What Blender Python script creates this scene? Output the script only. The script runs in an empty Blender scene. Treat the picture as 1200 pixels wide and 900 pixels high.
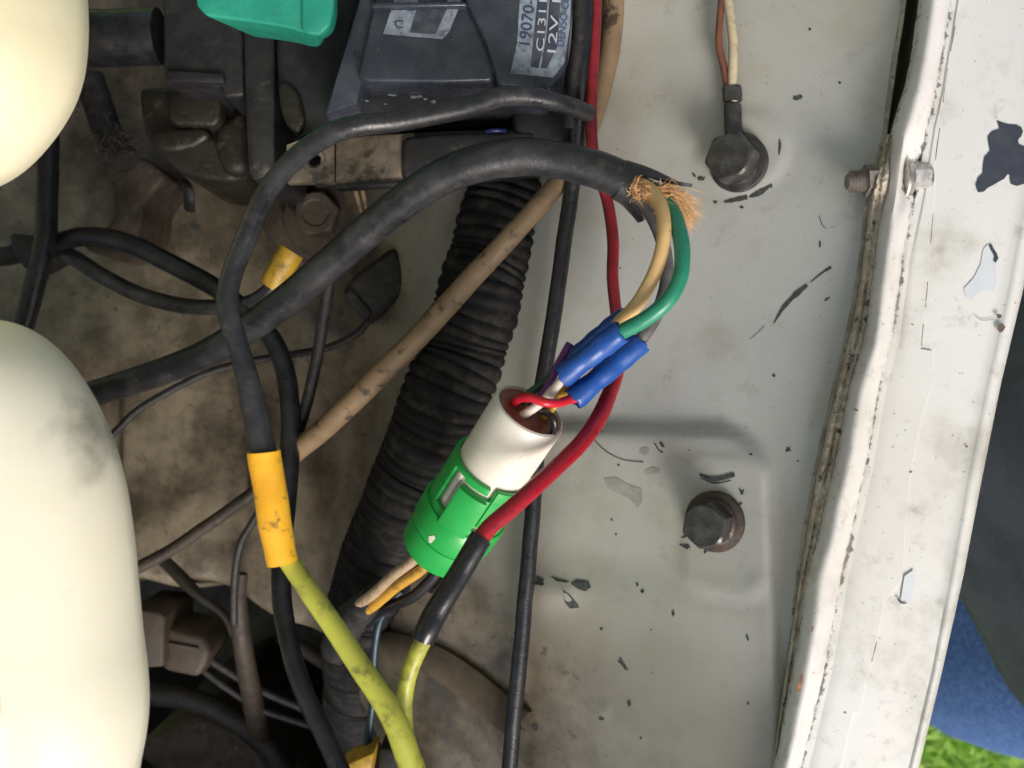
import bpy, bmesh, math, random
import numpy as np
from mathutils import Vector, Matrix, noise
R = math.radians
random.seed(7)
sc = bpy.context.scene

# ------------------------------------------------------------------ camera
H = 0.30                                   # camera height over the middle of the inner panel (m)
FOV = R(60)
cam_d = bpy.data.cameras.new('camera'); cam = bpy.data.objects.new('camera', cam_d)
sc.collection.objects.link(cam); sc.camera = cam
cam.location = (0, 0, H); cam.rotation_euler = (0, 0, 0)
cam_d.sensor_width = 36; cam_d.lens = 18/math.tan(FOV/2)
cam_d.clip_start = 0.01; cam_d.clip_end = 60
cam_d.dof.use_dof = True; cam_d.dof.focus_distance = 0.262; cam_d.dof.aperture_fstop = 15

# ------------------------------------------------------------------ world, sun, exposure
SUN_DIR = Vector((0.30, -0.78, 0.66)).normalized()     # towards the sun
elev = math.asin(SUN_DIR.z)
w = bpy.data.worlds.new('World'); sc.world = w; w.use_nodes = True
nt = w.node_tree; bg = nt.nodes['Background']
sky = nt.nodes.new('ShaderNodeTexSky'); sky.sky_type = 'NISHITA'; sky.sun_disc = False
sky.sun_elevation = elev; sky.sun_rotation = math.atan2(SUN_DIR.x, SUN_DIR.y)
sky.air_density = 1.0; sky.dust_density = 4.5; sky.ozone_density = 1.0
nt.links.new(sky.outputs[0], bg.inputs[0]); bg.inputs[1].default_value = 0.10
sl = bpy.data.lights.new('sun', 'SUN'); sl.energy = 1.5; sl.angle = R(24); sl.color = (1, 0.98, 0.95)
so = bpy.data.objects.new('sun', sl); sc.collection.objects.link(so)
so.rotation_euler = SUN_DIR.to_track_quat('Z', 'Y').to_euler(); so.location = SUN_DIR*3
sc.view_settings.view_transform = 'Standard'; sc.view_settings.look = 'None'
sc.view_settings.gamma = 1; sc.view_settings.use_curve_mapping = False
sc.view_settings.exposure = 0.68
sc.cycles.use_denoising = True
sc.cycles.max_bounces = 8

# ------------------------------------------------------------------ helpers
K = 2*math.tan(FOV/2)/1200                 # metres per photo pixel per metre of distance
def S(z): return K*(H-z)
def P(px, py, z): return Vector(((px-600)*S(z), (450-py)*S(z), z))
C = sc.collection

def tag(o, label=None, cat=None, group=None, kind=None):
    if label: o['label'] = label
    if cat: o['category'] = cat
    if group: o['group'] = group
    if kind: o['kind'] = kind
    return o
def empty(name, loc, label, cat, group=None):
    o = bpy.data.objects.new(name, None); C.objects.link(o); o.location = loc
    o.empty_display_size = 0.005
    bpy.context.view_layer.update()
    return tag(o, label, cat, group)
def wloc(o):
    v = Vector(o.location)
    while o.parent: o = o.parent; v += Vector(o.location)
    return v
def mk(name, verts, faces, mat, parent=None, smooth=True, sharp=40, origin=None):
    verts = [Vector(v) for v in verts]
    if parent is not None: org = wloc(parent)
    elif origin is not None: org = Vector(origin)
    else:
        n = len(verts); org = Vector((sum(v.x for v in verts)/n, sum(v.y for v in verts)/n, min(v.z for v in verts)))
    me = bpy.data.meshes.new(name)
    me.from_pydata([v-org for v in verts], [], faces); me.update()
    if smooth:
        me.polygons.foreach_set('use_smooth', [True]*len(me.polygons))
        if sharp: me.set_sharp_from_angle(angle=R(sharp))
    o = bpy.data.objects.new(name, me); C.objects.link(o)
    if parent is not None: o.parent = parent
    else: o.location = org
    if mat: me.materials.append(mat)
    return o
def mk_bm(name, bm, mat, parent=None, smooth=True, sharp=40, origin=None):
    bmesh.ops.recalc_face_normals(bm, faces=bm.faces)
    bm.verts.ensure_lookup_table(); bm.verts.index_update()
    vs = [v.co.copy() for v in bm.verts]; fs = [[v.index for v in f.verts] for f in bm.faces]
    bm.free()
    return mk(name, vs, fs, mat, parent, smooth, sharp, origin)

def catmull(pts, sub=8):
    """pts: lists of floats of equal length"""
    a = np.array(pts, float); out = []
    n = len(a)
    if n == 2: sub = sub*2
    for i in range(n-1):
        p0 = a[i-1] if i > 0 else 2*a[i]-a[i+1]
        p1, p2 = a[i], a[i+1]
        p3 = a[i+2] if i+2 < n else 2*a[i+1]-a[i]
        for k in range(sub):
            t = k/sub
            out.append(0.5*((2*p1)+(-p0+p2)*t+(2*p0-5*p1+4*p2-p3)*t*t+(-p0+3*p1-3*p2+p3)*t**3))
    out.append(a[-1])
    return np.array(out)
def sweep(path, rad, sides=16, cap=True, squash=None, rfun=None):
    """tube along a dense path with rotation-minimising frames"""
    n = len(path); T = []
    for i in range(n):
        a, b = path[max(i-1, 0)], path[min(i+1, n-1)]
        T.append((b-a).normalized())
    ref = Vector((0, 0, 1))
    if abs(T[0].dot(ref)) > .9: ref = Vector((1, 0, 0))
    N = (ref-T[0]*ref.dot(T[0])).normalized()
    vs, fs = [], []
    L = 0
    for i in range(n):
        if i:
            L += (path[i]-path[i-1]).length
            N = (N-T[i]*N.dot(T[i])).normalized()
        B = T[i].cross(N)
        for k in range(sides):
            th = 2*math.pi*k/sides
            r = rad[i]
            if rfun: r = rfun(r, L, th, i)
            sq = 1.0 if squash is None else squash
            vs.append(path[i]+N*(math.cos(th)*r*sq)+B*(math.sin(th)*r))
    for i in range(n-1):
        for k in range(sides):
            k2 = (k+1) % sides
            fs.append((i*sides+k, i*sides+k2, (i+1)*sides+k2, (i+1)*sides+k))
    if cap:
        fs.append(tuple(reversed(range(sides)))); fs.append(tuple((n-1)*sides+k for k in range(sides)))
    return vs, fs
def px_path(pts, width, sub=8):
    """pts (px,py,z[,w]); returns dense world path and radii"""
    q = []
    for p in pts:
        wpx = p[3] if len(p) > 3 else width
        v = P(*p[:3]); q.append((v.x, v.y, v.z, wpx*S(p[2])/2))
    d = catmull(q, sub)
    return [Vector(r[:3]) for r in d], [float(r[3]) for r in d]
def wire(name, pts, width, mat, parent=None, sides=16, sub=8, cap=True, wob=0.02, squash=None, rfun=None, seed=None):
    path, rad = px_path(pts, width, sub)
    sd = seed if seed is not None else random.random()*100
    if wob:
        for i in range(len(path)):
            rad[i] *= 1+wob*noise.noise(Vector((sd, path[i].x*220, path[i].y*220)))
            j = noise.noise_vector(path[i]*70+Vector((sd, 0, 0)))
            path[i] = path[i]+j*rad[i]*0.10*min(1, i/3, (len(path)-1-i)/3)
    vs, fs = sweep(path, rad, sides, cap, squash, rfun)
    return mk(name, vs, fs, mat, parent, True, 60)

def prism(name, poly, ztop, zbot, mat, parent=None, bevel=0.001, seg=2, sharp=40, taper=1.0, world=False, ztops=None):
    bm = bmesh.new()
    top = []
    for i, p in enumerate(poly):
        z = ztops[i] if ztops else ztop
        top.append(Vector((p[0], p[1], z)) if world else P(p[0], p[1], z))
    c = sum(top, Vector())/len(top)
    bot = [Vector((c.x+(v.x-c.x)*taper, c.y+(v.y-c.y)*taper, zbot)) for v in top]
    tv = [bm.verts.new(v) for v in top]; bv = [bm.verts.new(v) for v in bot]
    n = len(top)
    bm.faces.new(tv); bm.faces.new(list(reversed(bv)))
    for i in range(n): bm.faces.new((tv[i], bv[i], bv[(i+1) % n], tv[(i+1) % n]))
    bmesh.ops.recalc_face_normals(bm, faces=bm.faces)
    if bevel: bmesh.ops.bevel(bm, geom=list(bm.edges), offset=bevel, segments=seg, profile=.5, affect='EDGES', clamp_overlap=True)
    return mk_bm(name, bm, mat, parent, True, sharp)
def keyhole(outer, cx, cy, r, n=16):
    i0 = min(range(len(outer)), key=lambda i: (outer[i][0]-cx)**2+(outer[i][1]-cy)**2)
    a0 = math.atan2(outer[i0][1]-cy, outer[i0][0]-cx)
    area = sum(outer[i][0]*outer[(i+1) % len(outer)][1]-outer[(i+1) % len(outer)][0]*outer[i][1] for i in range(len(outer)))
    sg = -1 if area > 0 else 1
    ring = [(cx+r*math.cos(a0+sg*2*math.pi*k/n+.001), cy+r*math.sin(a0+sg*2*math.pi*k/n+.001)) for k in range(n+1)]
    ring[-1] = (ring[0][0]+.02, ring[0][1]+.02)
    return outer[:i0+1]+ring+[(outer[i0][0]+.02, outer[i0][1]+.02)]+outer[i0+1:]
def frame_of(n, up=Vector((0, 1, 0))):
    n = n.normalized(); x = up.cross(n)
    if x.length < 1e-4: x = Vector((1, 0, 0)).cross(n)
    x.normalize(); y = n.cross(x)
    return x, y, n
def lathe(name, prof, base, n, mat, parent=None, seg=32, sharp=35, cap=True, rot=0, up=Vector((0, 1, 0))):
    """prof: (radius, height) along n from base"""
    x, y, n = frame_of(n, up); vs, fs = [], []
    for r, h in prof:
        for k in range(seg):
            a = 2*math.pi*k/seg+rot
            vs.append(base+x*(r*math.cos(a))+y*(r*math.sin(a))+n*h)
    m = len(prof)
    for i in range(m-1):
        for k in range(seg):
            k2 = (k+1) % seg
            fs.append((i*seg+k, i*seg+k2, (i+1)*seg+k2, (i+1)*seg+k))
    if cap:
        fs.append(tuple(reversed(range(seg)))); fs.append(tuple((m-1)*seg+k for k in range(seg)))
    return mk(name, vs, fs, mat, parent, True, sharp)
def hexhead(name, base, n, r, h, mat, parent, rot=0, dish=True, up=Vector((0, 1, 0))):
    """hex prism with chamfered top (trim circle) and a shallow dished face"""
    x, y, n = frame_of(n, up); seg = 36; vs, fs = [], []
    def hexr(a):
        a = (a % (math.pi/3))-math.pi/6
        return r*math.cos(math.pi/6)/math.cos(a)
    rings = [(1, 0, False), (1, h*.84, False), ('c', h*.93, True), (.84*r, h, True), (.60*r, h, True)]
    if dish: rings += [(.52*r, h*.93, True), (.10*r, h*.92, True)]
    for rr, hh, circ in rings:
        for k in range(seg):
            a = 2*math.pi*k/seg
            if rr == 1: q = hexr(a)
            elif rr == 'c': q = min(hexr(a), r*.965)
            else: q = rr
            vs.append(base+x*(q*math.cos(a+rot))+y*(q*math.sin(a+rot))+n*hh)
    m = len(rings)
    for i in range(m-1):
        for k in range(seg):
            k2 = (k+1) % seg
            fs.append((i*seg+k, i*seg+k2, (i+1)*seg+k2, (i+1)*seg+k))
    fs.append(tuple(reversed(range(seg)))); fs.append(tuple((m-1)*seg+k for k in range(seg)))
    return mk(name, vs, fs, mat, parent, True, 28)

# ------------------------------------------------------------------ materials
def mat(name, col, rough=.5, metal=0., col2=None, nscale=80, lo=.4, hi=.65, bump=0., bscale=400, bdist=.0004,
        dirt=None, dscale=160, dlo=.52, dhi=.62, damt=1., coat=0., sss=0., spec=.5, rvar=.12, sheen=0., aniso=None):
    m = bpy.data.materials.new(name); m.use_nodes = True
    nt = m.node_tree; N = nt.nodes; Lk = nt.links; b = N['Principled BSDF']
    tc = N.new('ShaderNodeTexCoord'); vec = tc.outputs['Object']
    if aniso:
        mp = N.new('ShaderNodeMapping'); mp.inputs['Scale'].default_value = aniso
        Lk.new(vec, mp.inputs[0]); vec = mp.outputs[0]
    def nz(scale, detail=6, rgh=.6):
        n = N.new('ShaderNodeTexNoise'); n.inputs['Scale'].default_value = scale
        n.inputs['Detail'].default_value = detail; n.inputs['Roughness'].default_value = rgh
        Lk.new(vec, n.inputs['Vector']); return n
    def ramp(src, lo, hi, amt=1.):
        r = N.new('ShaderNodeMapRange'); r.inputs[1].default_value = lo; r.inputs[2].default_value = hi
        r.inputs[4].default_value = amt; r.interpolation_type = 'SMOOTHSTEP'
        Lk.new(src, r.inputs[0]); return r.outputs[0]
    def mix(f, a, c):
        x = N.new('ShaderNodeMix'); x.data_type = 'RGBA'
        Lk.new(f, x.inputs[0])
        if isinstance(a, tuple): x.inputs[6].default_value = (*a, 1)
        else: Lk.new(a, x.inputs[6])
        x.inputs[7].default_value = (*c, 1)
        return x.outputs[2]
    cur = col
    if col2: cur = mix(ramp(nz(nscale).outputs[0], lo, hi), cur, col2)
    if dirt:
        dn = ramp(nz(dscale, 8, .7).outputs[0], dlo, dhi, damt)
        cur = mix(dn, cur, dirt)
    if isinstance(cur, tuple): b.inputs['Base Color'].default_value = (*cur, 1)
    else: Lk.new(cur, b.inputs['Base Color'])
    if rvar:
        rr = N.new('ShaderNodeMapRange'); rr.inputs[1].default_value = .3; rr.inputs[2].default_value = .7
        rr.inputs[3].default_value = max(.03, rough-rvar); rr.inputs[4].default_value = min(1, rough+rvar)
        Lk.new(nz(bscale*.5, 5).outputs[0], rr.inputs[0]); Lk.new(rr.outputs[0], b.inputs['Roughness'])
    else: b.inputs['Roughness'].default_value = rough
    b.inputs['Metallic'].default_value = metal
    b.inputs['Specular IOR Level'].default_value = spec
    b.inputs['Coat Weight'].default_value = coat; b.inputs['Coat Roughness'].default_value = .15
    if sheen: b.inputs['Sheen Weight'].default_value = sheen
    if sss:
        b.inputs['Subsurface Weight'].default_value = sss; b.inputs['Subsurface Radius'].default_value = (.006, .005, .003)
        b.inputs['Subsurface Scale'].default_value = 1.0
    if bump:
        bp = N.new('ShaderNodeBump'); bp.inputs['Strength'].default_value = bump; bp.inputs['Distance'].default_value = bdist
        Lk.new(nz(bscale, 6).outputs[0], bp.inputs['Height']); Lk.new(bp.outputs[0], b.inputs['Normal'])
    return m

M = {}
M['rubber'] = mat('black_rubber', (.009, .0095, .012), .34, col2=(.018, .019, .022), nscale=120, dirt=(.10, .09, .075), dscale=260, dlo=.58, dhi=.74, damt=.35, bump=.35, bscale=900, bdist=.0003)
M['cable'] = mat('grey_black_sheath', (.013, .014, .017), .35, col2=(.034, .035, .039), nscale=70, dirt=(.13, .115, .095), dscale=260, dlo=.50, dhi=.74, damt=.36, bump=.5, bscale=700, bdist=.0003)
M['dusty_rubber'] = mat('dusty_rubber', (.010, .010, .011), .6, col2=(.020, .019, .018), nscale=150, dirt=(.075, .065, .05), dscale=400, dlo=.50, dhi=.68, damt=.5, bump=.5, bscale=1200)
M['conduit'] = mat('corrugated_plastic', (.0065, .0065, .0072), .72, col2=(.011, .011, .0115), nscale=120, dirt=(.055, .049, .040), dscale=160, dlo=.46, dhi=.72, damt=.6, bump=.2, bscale=900, spec=.25)
M['tan'] = mat('tan_hose', (.25, .172, .098), .55, col2=(.17, .112, .064), nscale=60, dirt=(.035, .025, .018), dscale=110, dlo=.55, dhi=.64, damt=.9, bump=.3, bscale=500, aniso=(1, 1, 1))
M['cream_wire'] = mat('cream_insulation', (.68, .46, .20), .42, col2=(.60, .39, .17), nscale=90, dirt=(.22, .12, .05), dscale=330, dlo=.62, dhi=.70, damt=.8, bump=.15, bscale=600)
M['white_wire'] = mat('white_insulation', (.72, .66, .58), .42, col2=(.60, .52, .44), nscale=200, dirt=(.25, .18, .12), dscale=400, dlo=.62, dhi=.7, damt=.6)
M['green_wire'] = mat('green_insulation', (.018, .215, .125), .33, col2=(.03, .25, .155), nscale=140, dirt=(.15, .25, .2), dscale=500, dlo=.62, dhi=.75, damt=.5, bump=.12, bscale=500)
M['darkgreen_wire'] = mat('dark_green_insulation', (.010, .075, .025), .4)
M['purple_wire'] = mat('purple_insulation', (.10, .018, .13), .4, col2=(.15, .03, .18), nscale=300)
M['red_wire'] = mat('red_insulation', (.36, .010, .022), .30, col2=(.30, .008, .018), nscale=100, dirt=(.10, .01, .015), dscale=230, dlo=.55, dhi=.7, damt=.7, bump=.15, bscale=500)
M['bright_red_wire'] = mat('bright_red_insulation', (.52, .012, .030), .35)
M['dirtyred_wire'] = mat('grimy_red_insulation', (.24, .010, .018), .45, col2=(.16, .009, .013), nscale=150, dirt=(.06, .01, .01), dscale=230, dlo=.52, dhi=.68, damt=.6)
M['yellow_wire'] = mat('yellow_insulation', (.62, .36, .04), .4)
M['tan_lead'] = mat('tan_insulation', (.42, .31, .20), .45, col2=(.34, .24, .15), nscale=200, dirt=(.12, .08, .05), dscale=300, damt=.5)
M['orange_wire'] = mat('orange_insulation', (.52, .28, .035), .4, dirt=(.2, .11, .03), dscale=300, damt=.6)
M['brown_wire'] = mat('brown_insulation', (.20, .075, .045), .4, col2=(.13, .055, .035), nscale=200)
M['grey_wire'] = mat('grey_insulation', (.085, .082, .085), .42, col2=(.13, .125, .12), nscale=150, dirt=(.2, .18, .15), dscale=300, dlo=.58, dhi=.7, damt=.6)
M['teal_wire'] = mat('teal_insulation', (.006, .028, .040), .45)
M['lime'] = mat('lime_insulation', (.44, .45, .060), .42, col2=(.38, .39, .055), nscale=60, dirt=(.12, .115, .03), dscale=150, dlo=.50, dhi=.66, damt=.8, bump=.2, bscale=500, sss=.05)
M['yellow_sleeve'] = mat('yellow_heatshrink', (.86, .46, .025), .40, col2=(.78, .36, .02), nscale=70, dirt=(.20, .11, .03), dscale=190, dlo=.57, dhi=.67, damt=.85, bump=.2, bscale=400)
M['old_sleeve'] = mat('grimy_yellow_sleeve', (.46, .28, .022), .5, col2=(.30, .18, .022), nscale=180, dirt=(.10, .07, .03), dscale=260, dlo=.54, dhi=.68, damt=.8)
M['blue'] = mat('blue_nylon', (.009, .062, .29), .36, col2=(.013, .085, .35), nscale=120, dirt=(.06, .11, .24), dscale=420, dlo=.60, dhi=.75, damt=.5, bump=.2, bscale=350, bdist=.0005)
M['shrink'] = mat('black_heatshrink', (.013, .013, .016), .26, bump=.25, bscale=260, bdist=.0006, dirt=(.08, .075, .07), dscale=300, dlo=.6, dhi=.75, damt=.4)
M['conn_white'] = mat('white_connector_plastic', (.76, .72, .63), .38, col2=(.70, .655, .56), nscale=90, dirt=(.30, .24, .17), dscale=230, dlo=.62, dhi=.72, damt=.6, bump=.08, bscale=300, sss=.1)
M['conn_green'] = mat('green_connector_plastic', (.012, .34, .060), .36, col2=(.014, .38, .070), nscale=80, dirt=(.02, .17, .04), dscale=260, dlo=.60, dhi=.74, damt=.7, bump=.10, bscale=350)
M['conn_brown'] = mat('brown_seal', (.25, .085, .048), .5, col2=(.18, .058, .032), nscale=260, bump=.2, bscale=500)
M['fibre'] = mat('jute_filler', (.70, .43, .21), .8, col2=(.58, .33, .15), nscale=500)
M['fibre2'] = mat('dark_fibre', (.035, .028, .022), .9)
M['tank'] = mat('aged_tank_plastic', (.74, .685, .48), .40, col2=(.78, .73, .54), nscale=22, dirt=(.50, .45, .32), dscale=70, dlo=.54, dhi=.78, damt=.5, bump=.12, bscale=140, sss=.25)
M['teal_cap'] = mat('teal_cap_plastic', (.012, .25, .175), .48, col2=(.02, .30, .21), nscale=120, dirt=(.20, .22, .17), dscale=300, dlo=.60, dhi=.74, damt=.6, bump=.3, bscale=700)
M['coil'] = mat('coil_housing', (.040, .047, .066), .28, metal=.35, col2=(.060, .068, .090), nscale=90, dirt=(.36, .37, .38), dscale=420, dlo=.64, dhi=.73, damt=.75, bump=.25, bscale=700, bdist=.0003)
M['coil_dark'] = mat('coil_dark', (.014, .015, .019), .42, metal=.1, col2=(.024, .025, .030), nscale=120, dirt=(.30, .29, .28), dscale=420, dlo=.66, dhi=.74, damt=.7, bump=.25, bscale=700)
M['black_plastic'] = mat('black_plastic', (.012, .012, .014), .5, col2=(.022, .022, .024), nscale=160, dirt=(.10, .095, .085), dscale=600, dlo=.62, dhi=.74, damt=.6, bump=.2, bscale=900)
M['label_light'] = mat('label_foil', (.30, .35, .42), .4, metal=.2, col2=(.20, .235, .29), nscale=260, dirt=(.085, .09, .105), dscale=300, dlo=.52, dhi=.66, damt=.85)
M['label_dark'] = mat('label_navy', (.035, .042, .065), .4, col2=(.07, .075, .09), nscale=260, dirt=(.30, .30, .31), dscale=420, dlo=.62, dhi=.72, damt=.6)
M['ink_dark'] = mat('label_ink', (.030, .042, .085), .5, rvar=0)
M['ink_light'] = mat('label_print', (.42, .46, .52), .5, rvar=0)
M['ink_blue'] = mat('label_blue_ink', (.05, .085, .20), .5, rvar=0)
M['bracket'] = mat('dirty_bracket_steel', (.24, .19, .135), .65, metal=.1, col2=(.13, .105, .08), nscale=110, lo=.4, hi=.6, dirt=(.03, .027, .025), dscale=80, dlo=.5, dhi=.62, damt=.9, bump=.5, bscale=500, bdist=.0006)
M['bracket_dark'] = mat('black_bracket_steel', (.018, .018, .020), .45, metal=.2, col2=(.03, .03, .032), nscale=120, dirt=(.17, .135, .095), dscale=170, dlo=.57, dhi=.70, damt=.7, bump=.4, bscale=600)
M['cast'] = mat('oily_cast_metal', (.030, .026, .020), .42, metal=.25, col2=(.017, .015, .012), nscale=70, dirt=(.075, .063, .046), dscale=140, dlo=.55, dhi=.68, damt=.8, bump=.6, bscale=420, bdist=.0007)
M['grimy'] = mat('grimy_brown_steel', (.070, .053, .038), .65, metal=.1, col2=(.042, .032, .024), nscale=120, dirt=(.125, .105, .08), dscale=260, dlo=.54, dhi=.68, damt=.7, bump=.6, bscale=500, bdist=.0006)
M['bolt'] = mat('tarnished_bolt', (.060, .058, .055), .36, metal=.55, col2=(.12, .115, .11), nscale=300, dirt=(.035, .030, .026), dscale=600, dlo=.5, dhi=.66, damt=.7, bump=.4, bscale=900, bdist=.0003)
M['bolt_rust'] = mat('rusty_washer', (.070, .058, .050), .5, metal=.35, col2=(.105, .066, .050), nscale=300, dirt=(.04, .035, .03), dscale=500, dlo=.5, dhi=.66, damt=.7, bump=.4, bscale=900, bdist=.0003)
M['zinc'] = mat('zinc_bolt', (.62, .60, .56), .33, metal=.85, col2=(.45, .43, .40), nscale=400, dirt=(.16, .14, .12), dscale=500, dlo=.58, dhi=.72, damt=.6, bump=.3, bscale=900, bdist=.0002)
M['thread'] = mat('dull_thread', (.26, .23, .205), .6, metal=.4, col2=(.18, .155, .135), nscale=400, bump=.3, bscale=900)
M['beige'] = mat('beige_plug_plastic', (.055, .040, .027), .6, col2=(.04, .03, .02), nscale=120, dirt=(.02, .017, .013), dscale=260, dlo=.54, dhi=.68, damt=.7)
M['fuel_pipe'] = mat('dirty_brown_pipe', (.040, .029, .020), .65, col2=(.024, .018, .013), nscale=140, dirt=(.07, .055, .04), dscale=260, damt=.6, bump=.3, bscale=600)
M['strip'] = mat('brown_tape', (.085, .063, .037), .7, col2=(.06, .045, .027), nscale=100, bump=.4, bscale=400)
M['chip'] = mat('chipped_primer', (.042, .046, .048), .6, col2=(.075, .078, .075), nscale=700)
M['chip_navy'] = mat('exposed_navy_primer', (.040, .048, .066), .5, col2=(.055, .063, .080), nscale=260, bump=.15, bscale=700)
M['chip_grey'] = mat('worn_grey_primer', (.30, .295, .26), .55, col2=(.36, .355, .32), nscale=260)
M['chip_pale'] = mat('pale_undercoat', (.62, .66, .70), .45, col2=(.66, .69, .72), nscale=160)
M['chip_brown'] = mat('rust_spot', (.16, .11, .085), .7, col2=(.10, .07, .06), nscale=500)
M['chip_rust'] = mat('orange_rust', (.42, .17, .06), .8, col2=(.16, .07, .05), nscale=400)
M['denim'] = mat('denim', (.028, .082, .27), .85, col2=(.062, .135, .36), nscale=330, lo=.42, hi=.58, bump=.4, bscale=1200, bdist=.0006, dirt=(.26, .38, .60), dscale=800, dlo=.57, dhi=.67, damt=.55)
M['jacket'] = mat('charcoal_jacket', (.048, .056, .092), .75, col2=(.032, .038, .062), nscale=25, bump=.6, bscale=900, bdist=.001)
M['soil'] = mat('lawn_soil', (.26, .38, .09), .9, col2=(.30, .43, .10), nscale=30, bump=.5, bscale=60, bdist=.01)
M['blade'] = mat('grass_blade', (.52, .76, .17), .6, col2=(.60, .80, .22), nscale=14)

def painted(name, col, col2, left_dirt_shade=False, grime=False):
    m = mat(name, col, .42, col2=col2, nscale=14, lo=.35, hi=.7, bump=.12, bscale=260, bdist=.0005, coat=.25, rvar=.10)
    nt = m.node_tree; N = nt.nodes; Lk = nt.links; b = N['Principled BSDF']
    cur = b.inputs['Base Color'].links[0].from_socket
    tc = N.new('ShaderNodeTexCoord')
    def nz(scale, detail=7, rgh=.65):
        n = N.new('ShaderNodeTexNoise'); n.inputs['Scale'].default_value = scale; n.inputs['Detail'].default_value = detail
        n.inputs['Roughness'].default_value = rgh; Lk.new(tc.outputs['Object'], n.inputs['Vector']); return n.outputs[0]
    def rng(src, lo, hi, a=0., c=1.):
        r = N.new('ShaderNodeMapRange'); r.inputs[1].default_value = lo; r.inputs[2].default_value = hi
        r.inputs[3].default_value = a; r.inputs[4].default_value = c; r.interpolation_type = 'SMOOTHSTEP'
        Lk.new(src, r.inputs[0]); return r.outputs[0]
    def over(cur, f, c):
        x = N.new('ShaderNodeMix'); x.data_type = 'RGBA'; Lk.new(f, x.inputs[0]); Lk.new(cur, x.inputs[6])
        if isinstance(c, tuple): x.inputs[7].default_value = (*c, 1)
        else: Lk.new(c, x.inputs[7])
        return x.outputs[2]
    def math2(op, a, c):
        x = N.new('ShaderNodeMath'); x.operation = op
        for i, q in enumerate((a, c)):
            if isinstance(q, (int, float)): x.inputs[i].default_value = q
            else: Lk.new(q, x.inputs[i])
        return x.outputs[0]
    # water-stain clouds and fine specks
    cur = over(cur, rng(nz(9, 3, .5), .42, .64, 0, .55), (.45, .43, .365) if left_dirt_shade else (.66, .64, .58))
    cur = over(cur, rng(nz(34), .48, .70, 0, .50), (.34, .315, .245))
    cur = over(cur, rng(nz(140), .57, .72, 0, .35), (.27, .255, .21))
    cur = over(cur, rng(nz(900, 3, .5), .69, .74, 0, .55), (.10, .10, .09))
    if left_dirt_shade:
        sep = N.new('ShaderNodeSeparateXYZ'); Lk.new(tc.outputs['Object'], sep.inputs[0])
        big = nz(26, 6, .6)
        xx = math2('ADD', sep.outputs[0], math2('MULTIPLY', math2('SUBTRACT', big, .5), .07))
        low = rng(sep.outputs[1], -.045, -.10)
        xx = math2('SUBTRACT', xx, math2('MULTIPLY', low, .072))  # pulls the grime further right low down: part dirt, part painted shade
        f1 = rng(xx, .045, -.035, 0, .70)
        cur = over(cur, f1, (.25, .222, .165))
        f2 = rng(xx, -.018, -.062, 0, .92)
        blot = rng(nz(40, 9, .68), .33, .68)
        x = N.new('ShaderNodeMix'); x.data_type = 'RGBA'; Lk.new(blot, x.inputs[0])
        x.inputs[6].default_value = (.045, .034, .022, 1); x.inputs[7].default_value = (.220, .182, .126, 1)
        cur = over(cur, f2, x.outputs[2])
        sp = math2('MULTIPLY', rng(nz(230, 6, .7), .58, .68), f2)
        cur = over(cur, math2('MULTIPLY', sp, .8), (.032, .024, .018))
    if grime:
        at = N.new('ShaderNodeAttribute'); at.attribute_name = 'grime'
        g = math2('ADD', math2('MULTIPLY', at.outputs['Fac'], .42), nz(520, 5, .7))
        cur = over(cur, rng(g, .74, .86, 0, .85), (.085, .080, .070))
        g2 = math2('ADD', math2('MULTIPLY', at.outputs['Fac'], .35), nz(120, 4, .6))
        cur = over(cur, rng(g2, .66, .95, 0, .5), (.33, .30, .24))
    Lk.new(cur, b.inputs['Base Color'])
    return m
M['panel'] = painted('aged_grey_paint', (.465, .475, .458), (.415, .425, .41), left_dirt_shade=True)
M['rail'] = painted('aged_white_paint', (.75, .75, .72), (.71, .715, .69), grime=True)
M['ridge'] = painted('ridge_white_paint', (.78, .755, .73), (.74, .715, .685), grime=True)
M['gap'] = mat('bare_brown_metal', (.042, .031, .026), .6, col2=(.022, .017, .015), nscale=120)
M['lip'] = mat('dull_lip_paint', (.42, .38, .31), .6, col2=(.26, .23, .18), nscale=160, dirt=(.07, .06, .05), dscale=300, dlo=.55, dhi=.65, damt=.8)
M['seam'] = mat('cracked_seam_sealer', (.56, .50, .40), .75, col2=(.40, .34, .255), nscale=160, lo=.4, hi=.6, dirt=(.045, .038, .030), dscale=330, dlo=.56, dhi=.64, damt=.95, bump=.9, bscale=420, bdist=.0012)

# ------------------------------------------------------------------ inner panel (the surface everything lies on)
LIP = [(-400, 1122), (-150, 1084), (0, 1059), (75, 1048), (155, 1037), (225, 1018), (320, 1007), (375, 998), (450, 979), (550, 956), (675, 935), (787, 918), (900, 902), (1050, 878), (1300, 838)]
LIPZ = .050
XC = np.array([-.60, -.30, -.20, -.12, -.085, -.060, -.042, -.026, 0, .05, .10, .16, .30])
ZC = np.array([-.110, -.100, -.090, -.078, -.066, -.048, -.027, -.0130, 0, .0262, .0528, .090, .16])
_xt = np.linspace(-.6, .3, 1801); _zt = np.interp(_xt, XC, ZC)
_k = np.hanning(31); _k /= _k.sum()
_zt = np.convolve(np.pad(_zt, 15, mode='edge'), _k, mode='valid')
def sstep(t): t = np.clip(t, 0, 1); return t*t*(3-2*t)
def rrect(x, y, x0, x1, y0, y1, r):
    cx, cy = (x0+x1)/2, (y0+y1)/2
    qx = np.abs(x-cx)-(x1-x0)/2+r; qy = np.abs(y-cy)-(y1-y0)/2+r
    return np.hypot(np.maximum(qx, 0), np.maximum(qy, 0))+np.minimum(np.maximum(qx, qy), 0)-r
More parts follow.
